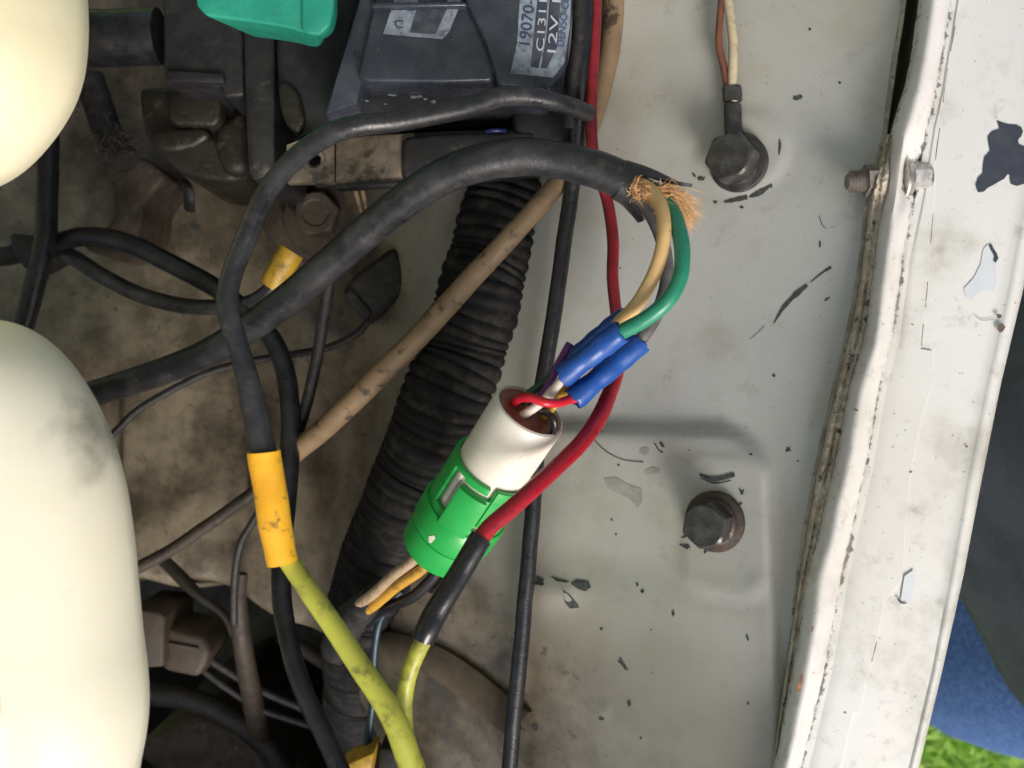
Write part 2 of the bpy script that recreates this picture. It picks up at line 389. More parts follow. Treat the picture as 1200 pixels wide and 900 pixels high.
BUMPS = [(945, 285, .0016, .0005), (855, 660, .0014, .0007), (708, 825, .0016, .0008), (662, 800, .0018, .0006), (664, 700, .004, .0012),
         (817, 178, .003, -.0009), (640, 700, .005, .0012)]
def rail_x(y):
    return np.interp(450-np.asarray(y, float)/S(LIPZ), [t[0] for t in LIP], [(t[1]-600)*S(LIPZ) for t in LIP])
def zp(x, y):
    x = np.asarray(x, float); y = np.asarray(y, float)
    xr = rail_x(y)
    xs = np.where(x > 0, x*.0945/xr, x)
    xs = x+(xs-x)*sstep(x/.05)
    z = np.interp(xs, _xt, _zt)
    amp = .0038*sstep((x+.015)/.035)
    d1 = rrect(x, y, -.20, .0745, -.20, -.0135, .014)
    z = z+amp*sstep((.0025-d1)/.0055)
    d2 = rrect(x, y, -.20, .092, -.35, -.058, .012)
    z = z+.35*amp*sstep((.006-d2)/.016)
    d3 = rrect(x, y, .0505, .0735, -.062, -.020, .007)
    z = z+.0010*sstep((.0015-d3)/.004)
    # pressed boss round the earth bolt
    bx, by = .0695, .0700
    z = z+.0010*sstep((.0145-np.hypot(x-bx, y-by))/.005)
    z = z+.00035*np.sin(x*95+1.3)*np.sin(y*80+.4)+.0002*np.sin(x*210+y*160)
    for px, py, rr, hh in BUMPS:
        q = P(px, py, .02)
        z = z+hh*np.exp(-((x-q.x)**2+(y-q.y)**2)/rr**2)
    # the drop into the depth of the engine bay, lower left
    d = (-.082-y)-.35*np.maximum(x+.13, 0)-.9*np.maximum(x+.075, 0)+.0015*np.sin(x*140)
    z = z-.34*sstep(d/.060)*sstep((-.035-x)/.03)
    # ledge lines of the dirty floor
    z = z-.006*sstep((x+.168)/-.006)*sstep((.03-np.abs(y+.02))/.02)
    return z
def hit(px, py, lift=0.0):
    z = 0.0
    for _ in range(30):
        p = P(px, py, z); z = .5*z+.5*float(zp(p.x, p.y))
    p = P(px, py, z)
    return p+pnorm(p)*lift
def pnorm(p):
    e = .0015
    dx = float(zp(p.x+e, p.y)-zp(p.x-e, p.y))/(2*e); dy = float(zp(p.x, p.y+e)-zp(p.x, p.y-e))/(2*e)
    return Vector((-dx, -dy, 1)).normalized()

SEAMR = [(-400, 1130), (-150, 1100), (0, 1081), (50, 1074), (100, 1064), (155, 1048), (225, 1038), (320, 1025), (400, 1014), (450, 998), (550, 979), (675, 948), (787, 931), (900, 909), (1050, 885), (1300, 845)]
VALLEY = [(-400, 1175), (-150, 1138), (0, 1114), (100, 1098), (150, 1086), (225, 1074), (300, 1058), (400, 1045), (450, 1031), (550, 1014), (675, 986), (787, 966), (900, 939), (1050, 912), (1300, 868)]
TAPE = [(-60, 1131), (0, 1124), (100, 1107), (190, 1096), (240, 1094), (340, 1086), (409, 1079), (411, 1092), (450, 1093), (490, 1080), (530, 1072), (560, 1066), (630, 1060), (680, 1058), (705, 1036), (745, 1029), (790, 1017), (835, 1007), (836, 1000), (900, 985), (960, 972)]
INNER = [(-400, 1330), (-150, 1285), (0, 1250), (225, 1201), (340, 1180), (450, 1155), (560, 1133), (675, 1113), (787, 1092), (900, 1065), (1050, 1036), (1300, 985)]
OUTER = [(-400, 1350), (-150, 1305), (0, 1268), (225, 1221), (340, 1199), (450, 1173), (560, 1151), (675, 1129), (787, 1104), (900, 1077), (1050, 1048), (1300, 998)]
def lin(tab, y): return float(np.interp(y, [t[0] for t in tab], [t[1] for t in tab]))

ny, nx = 330, 430
ys = np.linspace(.30, -.36, ny)
V = np.zeros((ny, nx, 3))
for j, y in enumerate(ys):
    py = 450-y/S(LIPZ)
    xr = (lin(LIP, py)-600)*S(LIPZ)
    t = np.linspace(0, 1, nx)**.85
    xs = -.42+(xr+.42)*t
    V[j, :, 0] = xs; V[j, :, 1] = y; V[j, :, 2] = zp(xs, np.full(nx, y))
idx = np.arange(ny*nx).reshape(ny, nx)
F = np.stack([idx[1:, :-1], idx[1:, 1:], idx[:-1, 1:], idx[:-1, :-1]], -1).reshape(-1, 4)
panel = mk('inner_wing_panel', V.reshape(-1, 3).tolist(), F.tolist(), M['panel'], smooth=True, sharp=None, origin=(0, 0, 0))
tag(panel, kind='structure')

# unseen hood panel added over the bay to shade it from the sky behind
bm = bmesh.new()
rows = []
for t in np.linspace(0, 1, 9):
    y = .31-.50*t; z = .10+.53*t+.05*math.sin(t*math.pi)
    rows.append([bm.verts.new((x, y, z+.02*math.cos((x+.5)/.7*1.3))) for x in np.linspace(-1.25, .16, 12)])
for j in range(8):
    for i in range(11): bm.faces.new((rows[j][i], rows[j][i+1], rows[j+1][i+1], rows[j+1][i]))
bmesh.ops.solidify(bm, geom=list(bm.faces), thickness=.012)
bon = mk_bm('shade_bonnet', bm, M['rail'], None, True, 40); tag(bon, kind='structure')
# added beam: blocks low light into the bay and closes it below
o = prism('added_crossmember', [(-.50, -.235), (-.03, -.235), (-.03, -.31), (-.50, -.31)], -.02, -.50, M['bracket_dark'], None, .006, 3, world=True)
tag(o, kind='structure')

# ------------------------------------------------------------------ wear on the painted surfaces
def blob(name, cx, cy, rx, ry, ang, m, parent, surf, lift=.00012, n=22, rough=.5):
    sd = random.random()*50; pts = []
    for k in range(n):
        a = 2*math.pi*k/n
        q = 1+rough*noise.noise(Vector((math.cos(a)*1.7+sd, math.sin(a)*1.7, sd)))*1.6
        u, v = rx*q*math.cos(a), ry*q*math.sin(a); c, s = math.cos(R(ang)), math.sin(R(ang))
        pts.append((cx+u*c-v*s, cy+u*s+v*c))
    return patch(name, pts, m, parent, surf, lift, (cx, cy))
def patch(name, pts, m, parent, surf, lift=.00018, centre=None):
    if centre: 
        vs = [surf(*centre, lift)]+[surf(x, y, lift) for x, y in pts]
        n = len(pts); fs = [(0, 1+(k+1) % n, 1+k) for k in range(n)]
    else:
        vs = [surf(x, y, lift) for x, y in pts]; fs = [tuple(reversed(range(len(pts))))]
    return mk(name, vs, fs, m, parent, False)
def stroke(name, pts, m, parent, surf, lift=.00018):
    """pts (x,y,width px)"""
    d = catmull(pts, 5); L, Rr = [], []
    for i in range(len(d)):
        a, b = d[max(i-1, 0)], d[min(i+1, len(d)-1)]
        t = np.array([b[0]-a[0], b[1]-a[1]]); t /= np.linalg.norm(t)+1e-9
        wv = d[i][2]/2*(1+.35*noise.noise(Vector((d[i][0]*.4, d[i][1]*.4, 3.))))
        L.append(surf(d[i][0]-t[1]*wv, d[i][1]+t[0]*wv, lift)); Rr.append(surf(d[i][0]+t[1]*wv, d[i][1]-t[0]*wv, lift))
    n = len(L); fs = [(i, i+1, n+i+1, n+i) for i in range(n-1)]
    return mk(name, L+Rr, fs, m, parent, False)
ch = lambda *a, **k: blob('paint_chip', *a, M['chip'], panel, hit, **k)
for a in [(935, 115, 5.5, 2.8, -5), (949, 34, 2, 1.6, 0), (984, 97, 1.6, 1.6, 0), (704, 504, 2.6, 2, 0), (838, 237, 3, 2, 0), (869, 243, 2, 1.4, 0),
          (870, 577, 2, 3.2, 20), (868, 590, 1.6, 2, 0), (866, 606, 1.6, 1.6, 0), (828, 645, 5, 1.3, -50), (802, 629, 3.6, 1.2, -25), (803, 640, 5, 2.2, 20),
          (863, 601, 4.5, 1.2, -15), (632, 681, 6, 4.5, 5), (753, 693, 2.2, 2.2, 0), (747, 685, 2.2, 1.6, 60), (789, 719, 1.6, 4, 8), (731, 779, 7, 1.8, 60),
          (727, 776, 3, 1.2, 50), (737, 824, 2.6, 3.4, 0), (705, 842, 3, 1.8, 10), (705, 737, 2.2, 1.6, 40), (628, 852, 3.6, 3.4, 0), (751, 865, 1.5, 1.5, 0),
          (877, 824, 1.8, 1.8, 0), (876, 747, 1.2, 4, -15), (907, 440, 2, 2, 0), (924, 527, 3, 2.6, 0), (970, 350, 4, 1.4, -30), (776, 521, 4, 1.6, 50),
          (868, 575, 4, 1, 60), (725, 545, 1.5, 1, 0), (935, 540, 1.2, 1.2, 0), (763, 738, 1, 1, 0), (717, 609, 1.4, 1.4, 0), (722, 626, 1.4, 1.4, 0),
          (86, 344, 3.5, 2.2, 0), (228, 264, 6, 4, 10), (813, 205, 3.4, 1.4, 50), (822, 209, 4.6, 2.6, -8), (961, 286, 1.4, 4, 0), (904, 219, 1.4, 1.4, 0)]:
    ch(*a)
for s in [[(849, 237, 2.5), (862, 234, 6), (876, 231, 5)], [(878, 231, 2), (890, 226, 7), (905, 216, 2)],
          [(907, 379, 1), (918, 361, 4), (932, 346, 6), (946, 334, 4)], [(950, 331, 1.4), (962, 321, 2), (974, 313, 3.5)],
          [(820, 556, 3), (838, 561, 5.5), (861, 556, 6)], [(821, 560, 1), (838, 566, 2), (857, 563, 1)],
          [(914, 163, 1), (914, 172, 3), (913, 182, 1)], [(690, 508, .8), (708, 527, 1), (728, 538, 1), (748, 541, 1.4), (754, 541, 2)],
          [(767, 519, 1.5), (772, 527, 1.5), (777, 530, 2)], [(960, 253, .8), (964, 264, .8), (968, 268, .8)], [(880, 397, .8), (888, 390, .6), (896, 382, .8)]]:
    stroke('scratch', s, M['chip'], panel, hit)
patch('paint_chip', [(669, 684), (676, 679), (690, 681), (693, 688), (686, 693), (677, 690)], M['chip'], panel, hit)
patch('paint_chip', [(660, 692), (668, 697), (678, 709), (679, 712), (668, 713), (662, 706)], M['chip'], panel, hit)
patch('paint_chip', [(645, 675), (655, 678), (668, 681), (664, 683), (652, 681)], M['chip'], panel, hit)
patch('primer_patch', [(708, 561), (722, 559), (735, 567), (752, 573), (753, 587), (748, 596), (738, 584), (722, 577), (712, 572)], M['chip_grey'], panel, hit, .00012)
patch('primer_patch', [(751, 525), (760, 524), (761, 530), (756, 534), (749, 530)], M['chip_grey'], panel, hit, .00012)
patch('primer_patch', [(756, 552), (764, 547), (773, 549), (773, 554), (765, 555), (757, 557)], M['chip_grey'], panel, hit, .00012)
for _ in range(20):
    x, y = random.uniform(640, 985), random.uniform(8, 890)
    if x > lin(LIP, y)-14: continue
    r = random.choice([.7, .8, .9, 1.1, 1.4])
    blob('paint_chip', x, y, r*random.uniform(.8, 1.6), r, random.uniform(0, 180), M['chip'] if random.random() < .6 else M['chip_grey'], panel, hit, n=9)

# ------------------------------------------------------------------ the wing edge: rail with ridge, seam and top plate
fe = empty('front_wing', P(1080, 450, -.1), 'white painted wing edge with cracked sealer seam along the right', 'car wing')
def loft_cols(name, rows, m, parent, grime=None, sharp=50):
    """rows: list of lists of world points (same length)"""
    vs = [p for r in rows for p in r]; nc = len(rows[0]); fs = []
    for j in range(len(rows)-1):
        for i in range(nc-1):
            fs.append((j*nc+i, (j+1)*nc+i, (j+1)*nc+i+1, j*nc+i+1))
    o = mk(name, vs, fs, m, parent, True, sharp)
    if grime:
        at = o.data.attributes.new('grime', 'FLOAT', 'POINT')
        at.data.foreach_set('value', [g for r in grime for g in r])
    return o
rows, gr = [], []
PY = np.arange(-400, 1301, 6.0)
def wob(y, s, a): return a*noise.noise(Vector((y*.02, s, 0)))+a*.4*noise.noise(Vector((y*.09, s, 4)))
ZPL = .058
def railz(px, py):
    v = lin(VALLEY, py); o = lin(INNER, py)
    t = min(1, max(0, (px-v)/(o-v)))
    return ZPL-.0010*(1-t)**3+.0004*math.sin(t*3.1)
def rail_hit(px, py, lift=0.0): return P(px, py, railz(px, py)+lift)
for py in PY:
    v, inn, out = lin(VALLEY, py)+wob(py, 1, 1.2), lin(INNER, py), lin(OUTER, py)
    r, g = [], []
    for t in [0, .03, .06, .1, .14, .2, .3, .45, .6, .75, .9, 1]:
        x = v+(inn-v)*t
        r.append(P(x, py, railz(x, py))); g.append(max(0, 1-t*13)**1.0*(0.75+.5*noise.noise(Vector((py*.013, 7, 0)))))
    # the turned-over outer edge: a small raised roll, then the outer skin
    for t, dz in [(.12, .0003), (.28, .0006), (.45, .0007), (.62, .0004), (.8, -.0006), (.95, -.0022), (1.0, -.0044)]:
        x = inn+(out-inn)*t; r.append(P(x, py, ZPL+dz)); g.append(0)
    e = P(out, py, ZPL-.004)
    for dx, dz in [(.0008, -.012), (.003, -.04), (.010, -.12), (.016, -.28), (.012, -.52)]:
        r.append(Vector((e.x+dx, e.y, ZPL-.004+dz))); g.append(0)
    rows.append(r); gr.append(g)
loft_cols('top_plate', rows, M['rail'], fe, gr)
rows, gr, wall = [], [], []
def dent(py): return math.exp(-((py-205)/34)**2)
for py in PY:
    a, b = lin(SEAMR, py)+wob(py, 2, 1.6), lin(VALLEY, py)+wob(py, 1, 1.2)+.4
    r, g = [], []
    e = P(a, py, .057)
    r += [Vector((e.x, e.y, .0545))]; g += [.6]
    wall.append([Vector((e.x+.0003, e.y, .0552)), Vector((e.x+.0010, e.y, .045)), Vector((e.x+.002, e.y, .012))])
    for k in range(13):
        t = k/12
        z = .057+.0062*math.sin(math.pi*min(1, t*.96+.02))**.7
        z -= .0058*dent(py)*sstep((t-.30)/.25)*(1-sstep((t-.97)/.03))
        z += .0002*noise.noise(Vector((py*.03, t*3, 9)))
        if k == 12: z = railz(b, py)-.0003
        r.append(P(a+(b-a)*t, py, float(z)))
        g.append(max(0, (t-.86)*6)*.9+max(0, .12-t)*4+.8*dent(py)*float(sstep((t-.35)/.2)))
    rows.append(r); gr.append(g)
loft_cols('ridge', rows, M['ridge'], fe, gr)
loft_cols('slot_wall', wall, M['gap'], fe)
# thin steel lip of the inner panel
rows = []
for py in PY:
    a = lin(LIP, py)+wob(py, 5, .8); ht = .0512+.0004*noise.noise(Vector((py*.05, 1, 1)))
    q = P(a, py, ht); wd = .0010
    pz = float(zp(q.x-.001, q.y))-.001
    rows.append([Vector((q.x-.0002, q.y, pz)), Vector((q.x-.0001, q.y, ht-.0004)), Vector((q.x+.0003, q.y, ht)), Vector((q.x+wd-.0003, q.y, ht)), Vector((q.x+wd, q.y, ht-.0004)), Vector((q.x+wd, q.y, pz-.012))])
loft_cols('steel_lip', rows, M['lip'], fe)
# open slot (dark) at the top, sealer below it
rows = []
for py in PY:
    a, b = lin(LIP, py), lin(SEAMR, py)
    p0, p1 = P(a, py, .05), P(b, py, .05)
    rows.append([Vector((p0.x+.0006, p0.y, .020)), Vector(((p0.x+p1.x)/2, p0.y, .016)), Vector((p1.x+.003, p1.y, .014))])
loft_cols('slot_floor', rows, M['gap'], fe)
rows = []
for py in np.arange(154, 1301, 2.2):
    a, b = lin(LIP, py)+2.5, lin(SEAMR, py)+wob(py, 2, 1.6)+1.5
    r = []
    for k in range(11):
        t = k/10
        z = .0556+.0014*t-.0022*(abs(2*t-1)**4)+.0042*math.exp(-((py-212)/26)**2)*min(1, t*5+.15)
        # two pressed-together sheets with a groove between, crusty surface
        gpos = .46+.10*noise.noise(Vector((py*.012, 2, 2)))
        z -= .0013*math.exp(-((t-gpos)/.09)**2)
        z += .0006*noise.noise(Vector((py*.16, t*5, 0)))+.0005*noise.noise(Vector((py*.5, t*9, 5)))
        z -= .018*float(sstep((158-py)/4))
        r.append(P(a+(b-a)*t, py, float(z)))
    rows.append(r)
loft_cols('seam_sealer', rows, M['seam'], fe, sharp=70)
# thin raised paint/primer layer left of the ragged tape line
rows = []
for py in sorted(set(list(np.arange(-60, 960, 5.0))+[409, 411, 835, 836])):
    a = lin(VALLEY, py)+9; b = lin(TAPE, py)+wob(py, 8, .8)
    r = []
    for k in range(7):
        t = k/6; x = a+(b-a)*t
        z = railz(x, py)+.00045*(1-(1-min(1, t*4))**2)-(.0006 if k == 6 else 0)
        if k == 6: x -= .05
        if k == 5: x = b-.5; z = railz(x, py)+.00045
        r.append(P(x, py, z))
    rows.append(r)
loft_cols('paint_layer', rows, M['rail'], fe, sharp=30)
for y0, y1 in [(30, 60), (80, 120), (150, 188), (250, 285), (330, 360), (380, 405), (752, 775)]:
    pts = [(lin(TAPE, y)+wob(y, 8, .8)+.4, y, (.5+.5*random.random())) for y in np.linspace(y0, y1, 6)]
    stroke('scratch', pts, M['chip_brown'], fe, rail_hit, .0002)
z4 = lambda L, ox, oy: [(ox+x/4, oy+y/4) for x, y in L]
navy = z4([(1073, 563), (1100, 574), (1130, 582), (1165, 584), (1188, 596), (1196, 615), (1186, 640), (1172, 655), (1176, 675), (1200, 684), (1230, 690), (1240, 760), (1225, 850), (1200, 862), (1165, 872), (1138, 862), (1133, 838), (1134, 818), (1122, 818), (1108, 838), (1085, 850), (1055, 868), (1030, 880), (1012, 898), (985, 902), (973, 868), (985, 832), (1006, 812), (1008, 770), (1015, 735), (1040, 708), (1034, 672), (1030, 640), (1050, 615), (1085, 603)], 900, 0)
patch('paint_chip', navy, M['chip_navy'], fe, rail_hit, .0002)
patch('primer_patch', z4([(1030, 245), (1052, 280), (1068, 340), (1072, 430), (1056, 466), (1000, 458), (975, 480), (950, 512), (928, 492), (918, 452), (965, 402), (998, 335), (1008, 270)], 900, 225), M['chip_pale'], fe, rail_hit, .00022)
patch('paint_chip', z4([(1036, 252), (1048, 242), (1056, 262), (1072, 285), (1080, 310), (1068, 332), (1056, 322), (1062, 300), (1046, 275)], 900, 225), M['chip_navy'], fe, rail_hit, .0004)
patch('paint_chip', z4([(1068, 572), (1092, 572), (1096, 588), (1078, 594)], 900, 225), M['chip_brown'], fe, rail_hit, .0012)
patch('paint_chip', z4([(1078, 622), (1098, 614), (1114, 632), (1102, 652), (1086, 660), (1074, 642)], 900, 225), M['chip_brown'], fe, rail_hit, .0012)
stroke('scratch', [(1142, 369, .8), (1150, 375, 1), (1165, 374, 1)], M['chip_grey'], fe, rail_hit, .0005)
patch('primer_patch', z4([(640, 0), (685, -30), (690, 30), (670, 110), (652, 128), (622, 118), (630, 60)], 900, 675), M['chip_pale'], fe, rail_hit, .0005)
stroke('scratch', [(1052, 701, 2), (1056, 706, 2.4), (1063, 707, 1)], M['chip'], fe, rail_hit, .0008)
def ridge_hit(px, py, lift=0.0): return P(px, py, .0632+lift)
patch('rust_spot', z4([(155, 455), (162, 470), (160, 500), (150, 545), (138, 545), (142, 500), (150, 480)], 900, 675), M['chip_rust'], fe, ridge_hit, .0004)
patch('paint_chip', z4([(206, 235), (214, 240), (208, 262), (200, 258)], 900, 675), M['chip_brown'], fe, ridge_hit, .0004)
patch('paint_chip', z4([(365, 735), (376, 742), (368, 770), (356, 778)], 900, 450), M['chip'], fe, rail_hit, .0009)
patch('paint_chip', z4([(166, 750), (176, 748), (172, 790), (160, 806), (156, 790)], 900, 675), M['chip'], fe, rail_hit, .0009)
for x, y, rx, ry in [(990, 835, 1.2, 1.2), (1048, 485, .8, .8), (1067, 553, 1.6, 1.4), (1133, 523, 1.4, 1.4), (1003, 480, 3, 1.5), (1012, 403, 2.2, 1), (1014, 245, 1.5, 3), (1035, 380, .8, .8), (997, 525, .8, .8), (1069, 380, 1.6, .8), (1190, 355, .8, .8)]:
    blob('paint_chip', x, y, rx, ry, 30, M['chip_brown'], fe, rail_hit if x > lin(VALLEY, y) else ridge_hit, lift=.0005)

# bolt through the flange
bz = .0552
bb = empty('hex_bolt', P(1040, 212, bz), 'shiny zinc bolt clamped sideways through the white wing flange', 'bolt')
ax = (P(1088, 208, bz)-P(995, 213, bz)).normalized()
pl = lambda px, z=bz: P(995, 213, z)+ax*((px-995)*S(z))
u = Vector((0, 0, 1))
hexhead('head', pl(1063), ax, .0047, .0057, M['zinc'], bb, rot=R(14), up=u)
lathe('washer', [(.0030, -.0002), (.0066, -.0002), (.0068, .0004), (.0062, .0011), (.0055, .0022)], pl(1054), ax, M['zinc'], bb, up=u)
prof = []
for k in range(22): prof.append((.0025+(.0006 if k % 2 else 0), k*.00046))
prof = [(.0020, -.0006)]+prof+[(.0027, .0185)]
lathe('threaded_shank', prof, pl(995), ax, M['thread'], bb, seg=24, sharp=15, up=u)
hexhead('nut', pl(1013), ax, .0044, .0028, M['thread'], bb, rot=R(5), dish=False, up=u)

# ------------------------------------------------------------------ bolts on the panel
def panel_bolt(name, px, py, label, fr, hr, hh, rot, mh, mf, tilt=None, lift=0.0):
    p = hit(px, py); n = pnorm(p) if tilt is None else tilt.normalized()
    b = empty(name, p, label, 'bolt', 'bolts on the inner panel')
    lathe('washer', [(fr*.99, -.0012), (fr, .0008), (fr*.97, .0013), (fr*.80, .0018), (fr*.78, .0027), (fr*.74, .0031), (hr*.9, .0035)], p+n*lift, n, mf, b, seg=40)
    hexhead('head', p+n*(.0028+lift), n, hr, hh, mh, b, rot=rot, dish=False)
    return b
TILT = Vector((-.52, .0, .86))
panel_bolt('hex_bolt', 867, 192, 'dark tarnished bolt holding two thin wires to the panel near the top', .0087, .0074, .0078, R(8), M['bolt'], M['bolt'], TILT, .0009)
panel_bolt('hex_bolt', 838, 611, 'rusty flanged bolt in the pressed pad low on the grey panel', .0090, .0068, .0078, R(20), M['bolt'], M['bolt_rust'], TILT)
# earth lead: ring terminal with crimp and two wires
er = hit(866, 190)
ew = empty('earth_lead', er, 'brown and cream wire pair crimped to a ring terminal under the top bolt', 'wire')
def on(px, py, lift): 
    q = hit(px, py, lift); return q
lathe('ring', [(.0080, 0), (.0084, .0004), (.0080, .0009)], hit(865, 188)+TILT.normalized()*.0001, TILT, M['bolt'], ew)
def hwire(name, pts, r, m, parent, sides=14, squash=None, sub=8):
    d = catmull([(*on(*p[:3]), p[3] if len(p) > 3 else r) for p in pts], sub)
    vs, fs = sweep([Vector(q[:3]) for q in d], [float(q[3]) for q in d], sides, True, squash)
    return mk(name, vs, fs, m, parent, True, 60)
hwire('terminal_neck', [(863, 165, .0014, .0031), (861, 150, .0022, .0027), (861, 132, .0026, .0027), (861, 126, .0026, .0025)], .002, M['bolt'], ew, squash=.55)
hwire('crimp', [(860, 123, .0026, .0029), (860, 114, .0028, .0030), (859, 106, .0028, .0029)], .003, M['bolt'], ew, squash=.65)
hwire('brown_wire', [(857, 126, .0026), (855, 110, .0028), (851, 85, .0035), (846, 60, .0045), (848, 30, .005), (850, 2, .005), (850, -40, .005)], .0011, M['brown_wire'], ew)
hwire('cream_wire', [(861, 126, .0026), (860, 105, .0032), (862, 80, .0042), (863, 55, .0050), (860, 28, .005), (856, 2, .005), (854, -40, .005)], .0014, mat('aged_cream_wire', (.55, .47, .31), .45, col2=(.45, .38, .25), nscale=200, dirt=(.2, .16, .1), dscale=300, damt=.5), ew)
hwire('sleeve', [(852, 3, .005), (851, -15, .005), (850, -45, .005)], .0028, M['rubber'], ew)

# ------------------------------------------------------------------ plastic tanks on the left
def tank(name, outline, zs, rr, zb, label, m, lean=(-.55, 0)):
    base = [P(x, y, zs) for x, y in outline]
    d = catmull([tuple(v) for v in base]+[tuple(base[0])], 5)[:-1]
    pts = [Vector(q) for q in d]; n = len(pts)
    area = sum(pts[i].x*pts[(i+1) % n].y-pts[(i+1) % n].x*pts[i].y for i in range(n))
    sg = 1 if area > 0 else -1
    nr = []
    for i in range(n):
        t = (pts[(i+1) % n]-pts[i-1]); nr.append(Vector((-t.y*sg, t.x*sg, 0)).normalized())
    c = sum(pts, Vector())/n
    vs, fs = [], []; rings = []
    for z, ins in [(zb, 1.0), (zb+.01, 0), (zs-.05, 0), (zs-.02, .0004), (zs-.008, .0001)]: rings.append((z, ins))
    for k in range(0, 10): 
        a = R(90*k/9); rings.append((zs+rr*math.sin(a), rr*(1-math.cos(a))))
    for z, ins in rings:
        for i in range(n):
            q = pts[i]+nr[i]*(ins if ins != 1.0 else .004); dd = max(0, zs-z); vs.append(Vector((q.x+lean[0]*dd, q.y+lean[1]*dd, z)))
    # close the top with a shrinking crown
    for f, dz in [(.75, .0015), (.4, .0025), (.05, .003)]:
        for i in range(n):
            q = pts[i]+nr[i]*rr; q = c+(q-c)*f; vs.append(Vector((q.x, q.y, zs+rr+dz)))
    m2 = len(rings)+3
    for j in range(m2-1):
        for i in range(n):
            i2 = (i+1) % n; fs.append((j*n+i, j*n+i2, (j+1)*n+i2, (j+1)*n+i))
    fs.append(tuple(range(n))); fs.append(tuple((m2-1)*n+i for i in range(n)))
    bm = bmesh.new(); bv = [bm.verts.new(v) for v in vs]
    for f in fs: bm.faces.new([bv[i] for i in f])
    o = mk_bm(name, bm, m, None, True, 60)
    return tag(o, label, 'reservoir')
m_t2 = mat('aged_lit_tank_plastic_smeared', (.84, .805, .66), .40, col2=(.86, .835, .72), nscale=22, dirt=(.58, .53, .41), dscale=70, dlo=.56, dhi=.8, damt=.5, bump=.12, bscale=140, sss=.25)  # paler copy of the tank plastic, strong daylight put into its colour
tank('plastic_reservoir', [(-150, -220), (20, -215), (75, -150), (98, -60), (103, 0), (104, 45), (99, 92), (84, 133), (56, 174), (22, 206), (-20, 226), (-80, 238), (-160, 240), (-230, 120), (-240, -80)], .075, .030, -.07, 'cream plastic reservoir with a rounded end in the top left corner', M['tank'], (-.56, .40))
tk = tank('plastic_reservoir', [(-200, 385), (-60, 372), (0, 375), (40, 388), (75, 415), (105, 455), (130, 505), (147, 560), (157, 620), (163, 680), (168, 735), (174, 785), (175, 830), (168, 880), (150, 945), (90, 1010), (-60, 1040), (-200, 1030), (-260, 700)], .090, .022, -.10, 'cream plastic reservoir with a grey smear, the larger one at lower left', m_t2, (-.56, -.02))
# grey smear on the shoulder of the lower tank (grime with its own shape)
nt = m_t2.node_tree; N = nt.nodes; Lk = nt.links; b = N['Principled BSDF']
q = P(104, 492, .105)-tk.location
tc = N.new('ShaderNodeTexCoord'); vs_ = N.new('ShaderNodeVectorMath'); vs_.operation = 'DISTANCE'
mp = N.new('ShaderNodeMapping'); mp.vector_type = 'POINT'; mp.inputs['Rotation'].default_value = (0, 0, R(45))
Lk.new(tc.outputs['Object'], mp.inputs[0])
sub = N.new('ShaderNodeVectorMath'); sub.operation = 'SUBTRACT'; Lk.new(tc.outputs['Object'], sub.inputs[0]); sub.inputs[1].default_value = q
mp2 = N.new('ShaderNodeMapping'); mp2.inputs['Rotation'].default_value = (0, 0, R(50)); mp2.inputs['Scale'].default_value = (130, 70, 60)
Lk.new(sub.outputs[0], mp2.inputs[0]); ln = N.new('ShaderNodeVectorMath'); ln.operation = 'LENGTH'; Lk.new(mp2.outputs[0], ln.inputs[0])
nn = N.new('ShaderNodeTexNoise'); nn.inputs['Scale'].default_value = 130; nn.inputs['Detail'].default_value = 6; Lk.new(tc.outputs['Object'], nn.inputs['Vector'])
ad = N.new('ShaderNodeMath'); ad.operation = 'MULTIPLY_ADD'; Lk.new(nn.outputs[0], ad.inputs[0]); ad.inputs[1].default_value = 1.6; Lk.new(ln.outputs['Value'], ad.inputs[2])
mr = N.new('ShaderNodeMapRange'); mr.inputs[1].default_value = 2.1; mr.inputs[2].default_value = .9; mr.inputs[4].default_value = .85; mr.interpolation_type = 'SMOOTHSTEP'
Lk.new(ad.outputs[0], mr.inputs[0]); mx = N.new('ShaderNodeMix'); mx.data_type = 'RGBA'; Lk.new(mr.outputs[0], mx.inputs[0])
Lk.new(b.inputs['Base Color'].links[0].from_socket, mx.inputs[6]); mx.inputs[7].default_value = (.16, .145, .13, 1); Lk.new(mx.outputs[2], b.inputs['Base Color'])

# ------------------------------------------------------------------ upper left machinery
o = prism('filler_lid', [(222, -160), (229, 6), (241, 19), (290, 25), (340, 33), (352, 38), (372, 40), (383, 30), (388, 8), (388, -160)], .045, .022, M['teal_cap'], None, .004, 4, taper=.62)
tag(o, 'teal plastic cap poking in at the top edge', 'cap')
rim = prism('rim', [(352, -160), (352, 36), (362, 41), (374, 42), (386, 31), (391, 8), (391, -160)], .0465, .036, M['teal_cap'], o, .002, 3, taper=.8)
o = wire('rubber_hose', [(60, 46, -.012), (120, 45, -.012), (188, 43, -.012)], 64, M['rubber'], sides=28, wob=.01)
tag(o, 'thick black rubber hose beside the top left reservoir', 'hose')
bx_ = empty('black_box', P(238, 60, -.08), 'matt black plastic box under the teal cap', 'box')
prism('housing', [(190, -60), (191, 88), (196, 98), (258, 101), (262, 114), (286, 112), (284, -60)], -.004, -.07, M['black_plastic'], bx_, .0012, 3)
prism('rib', [(196, 82), (262, 86), (262, 97), (197, 96)], -.0015, -.01, M['black_plastic'], bx_, .0008, 2)
o = prism('steel_post', [(284, 20), (322, 10), (322, 205), (296, 212), (290, 200), (286, 100)], .0, -.08, M['bracket_dark'], None, .0015, 2)
tag(o, 'dark upright steel post left of the coil', 'bracket')
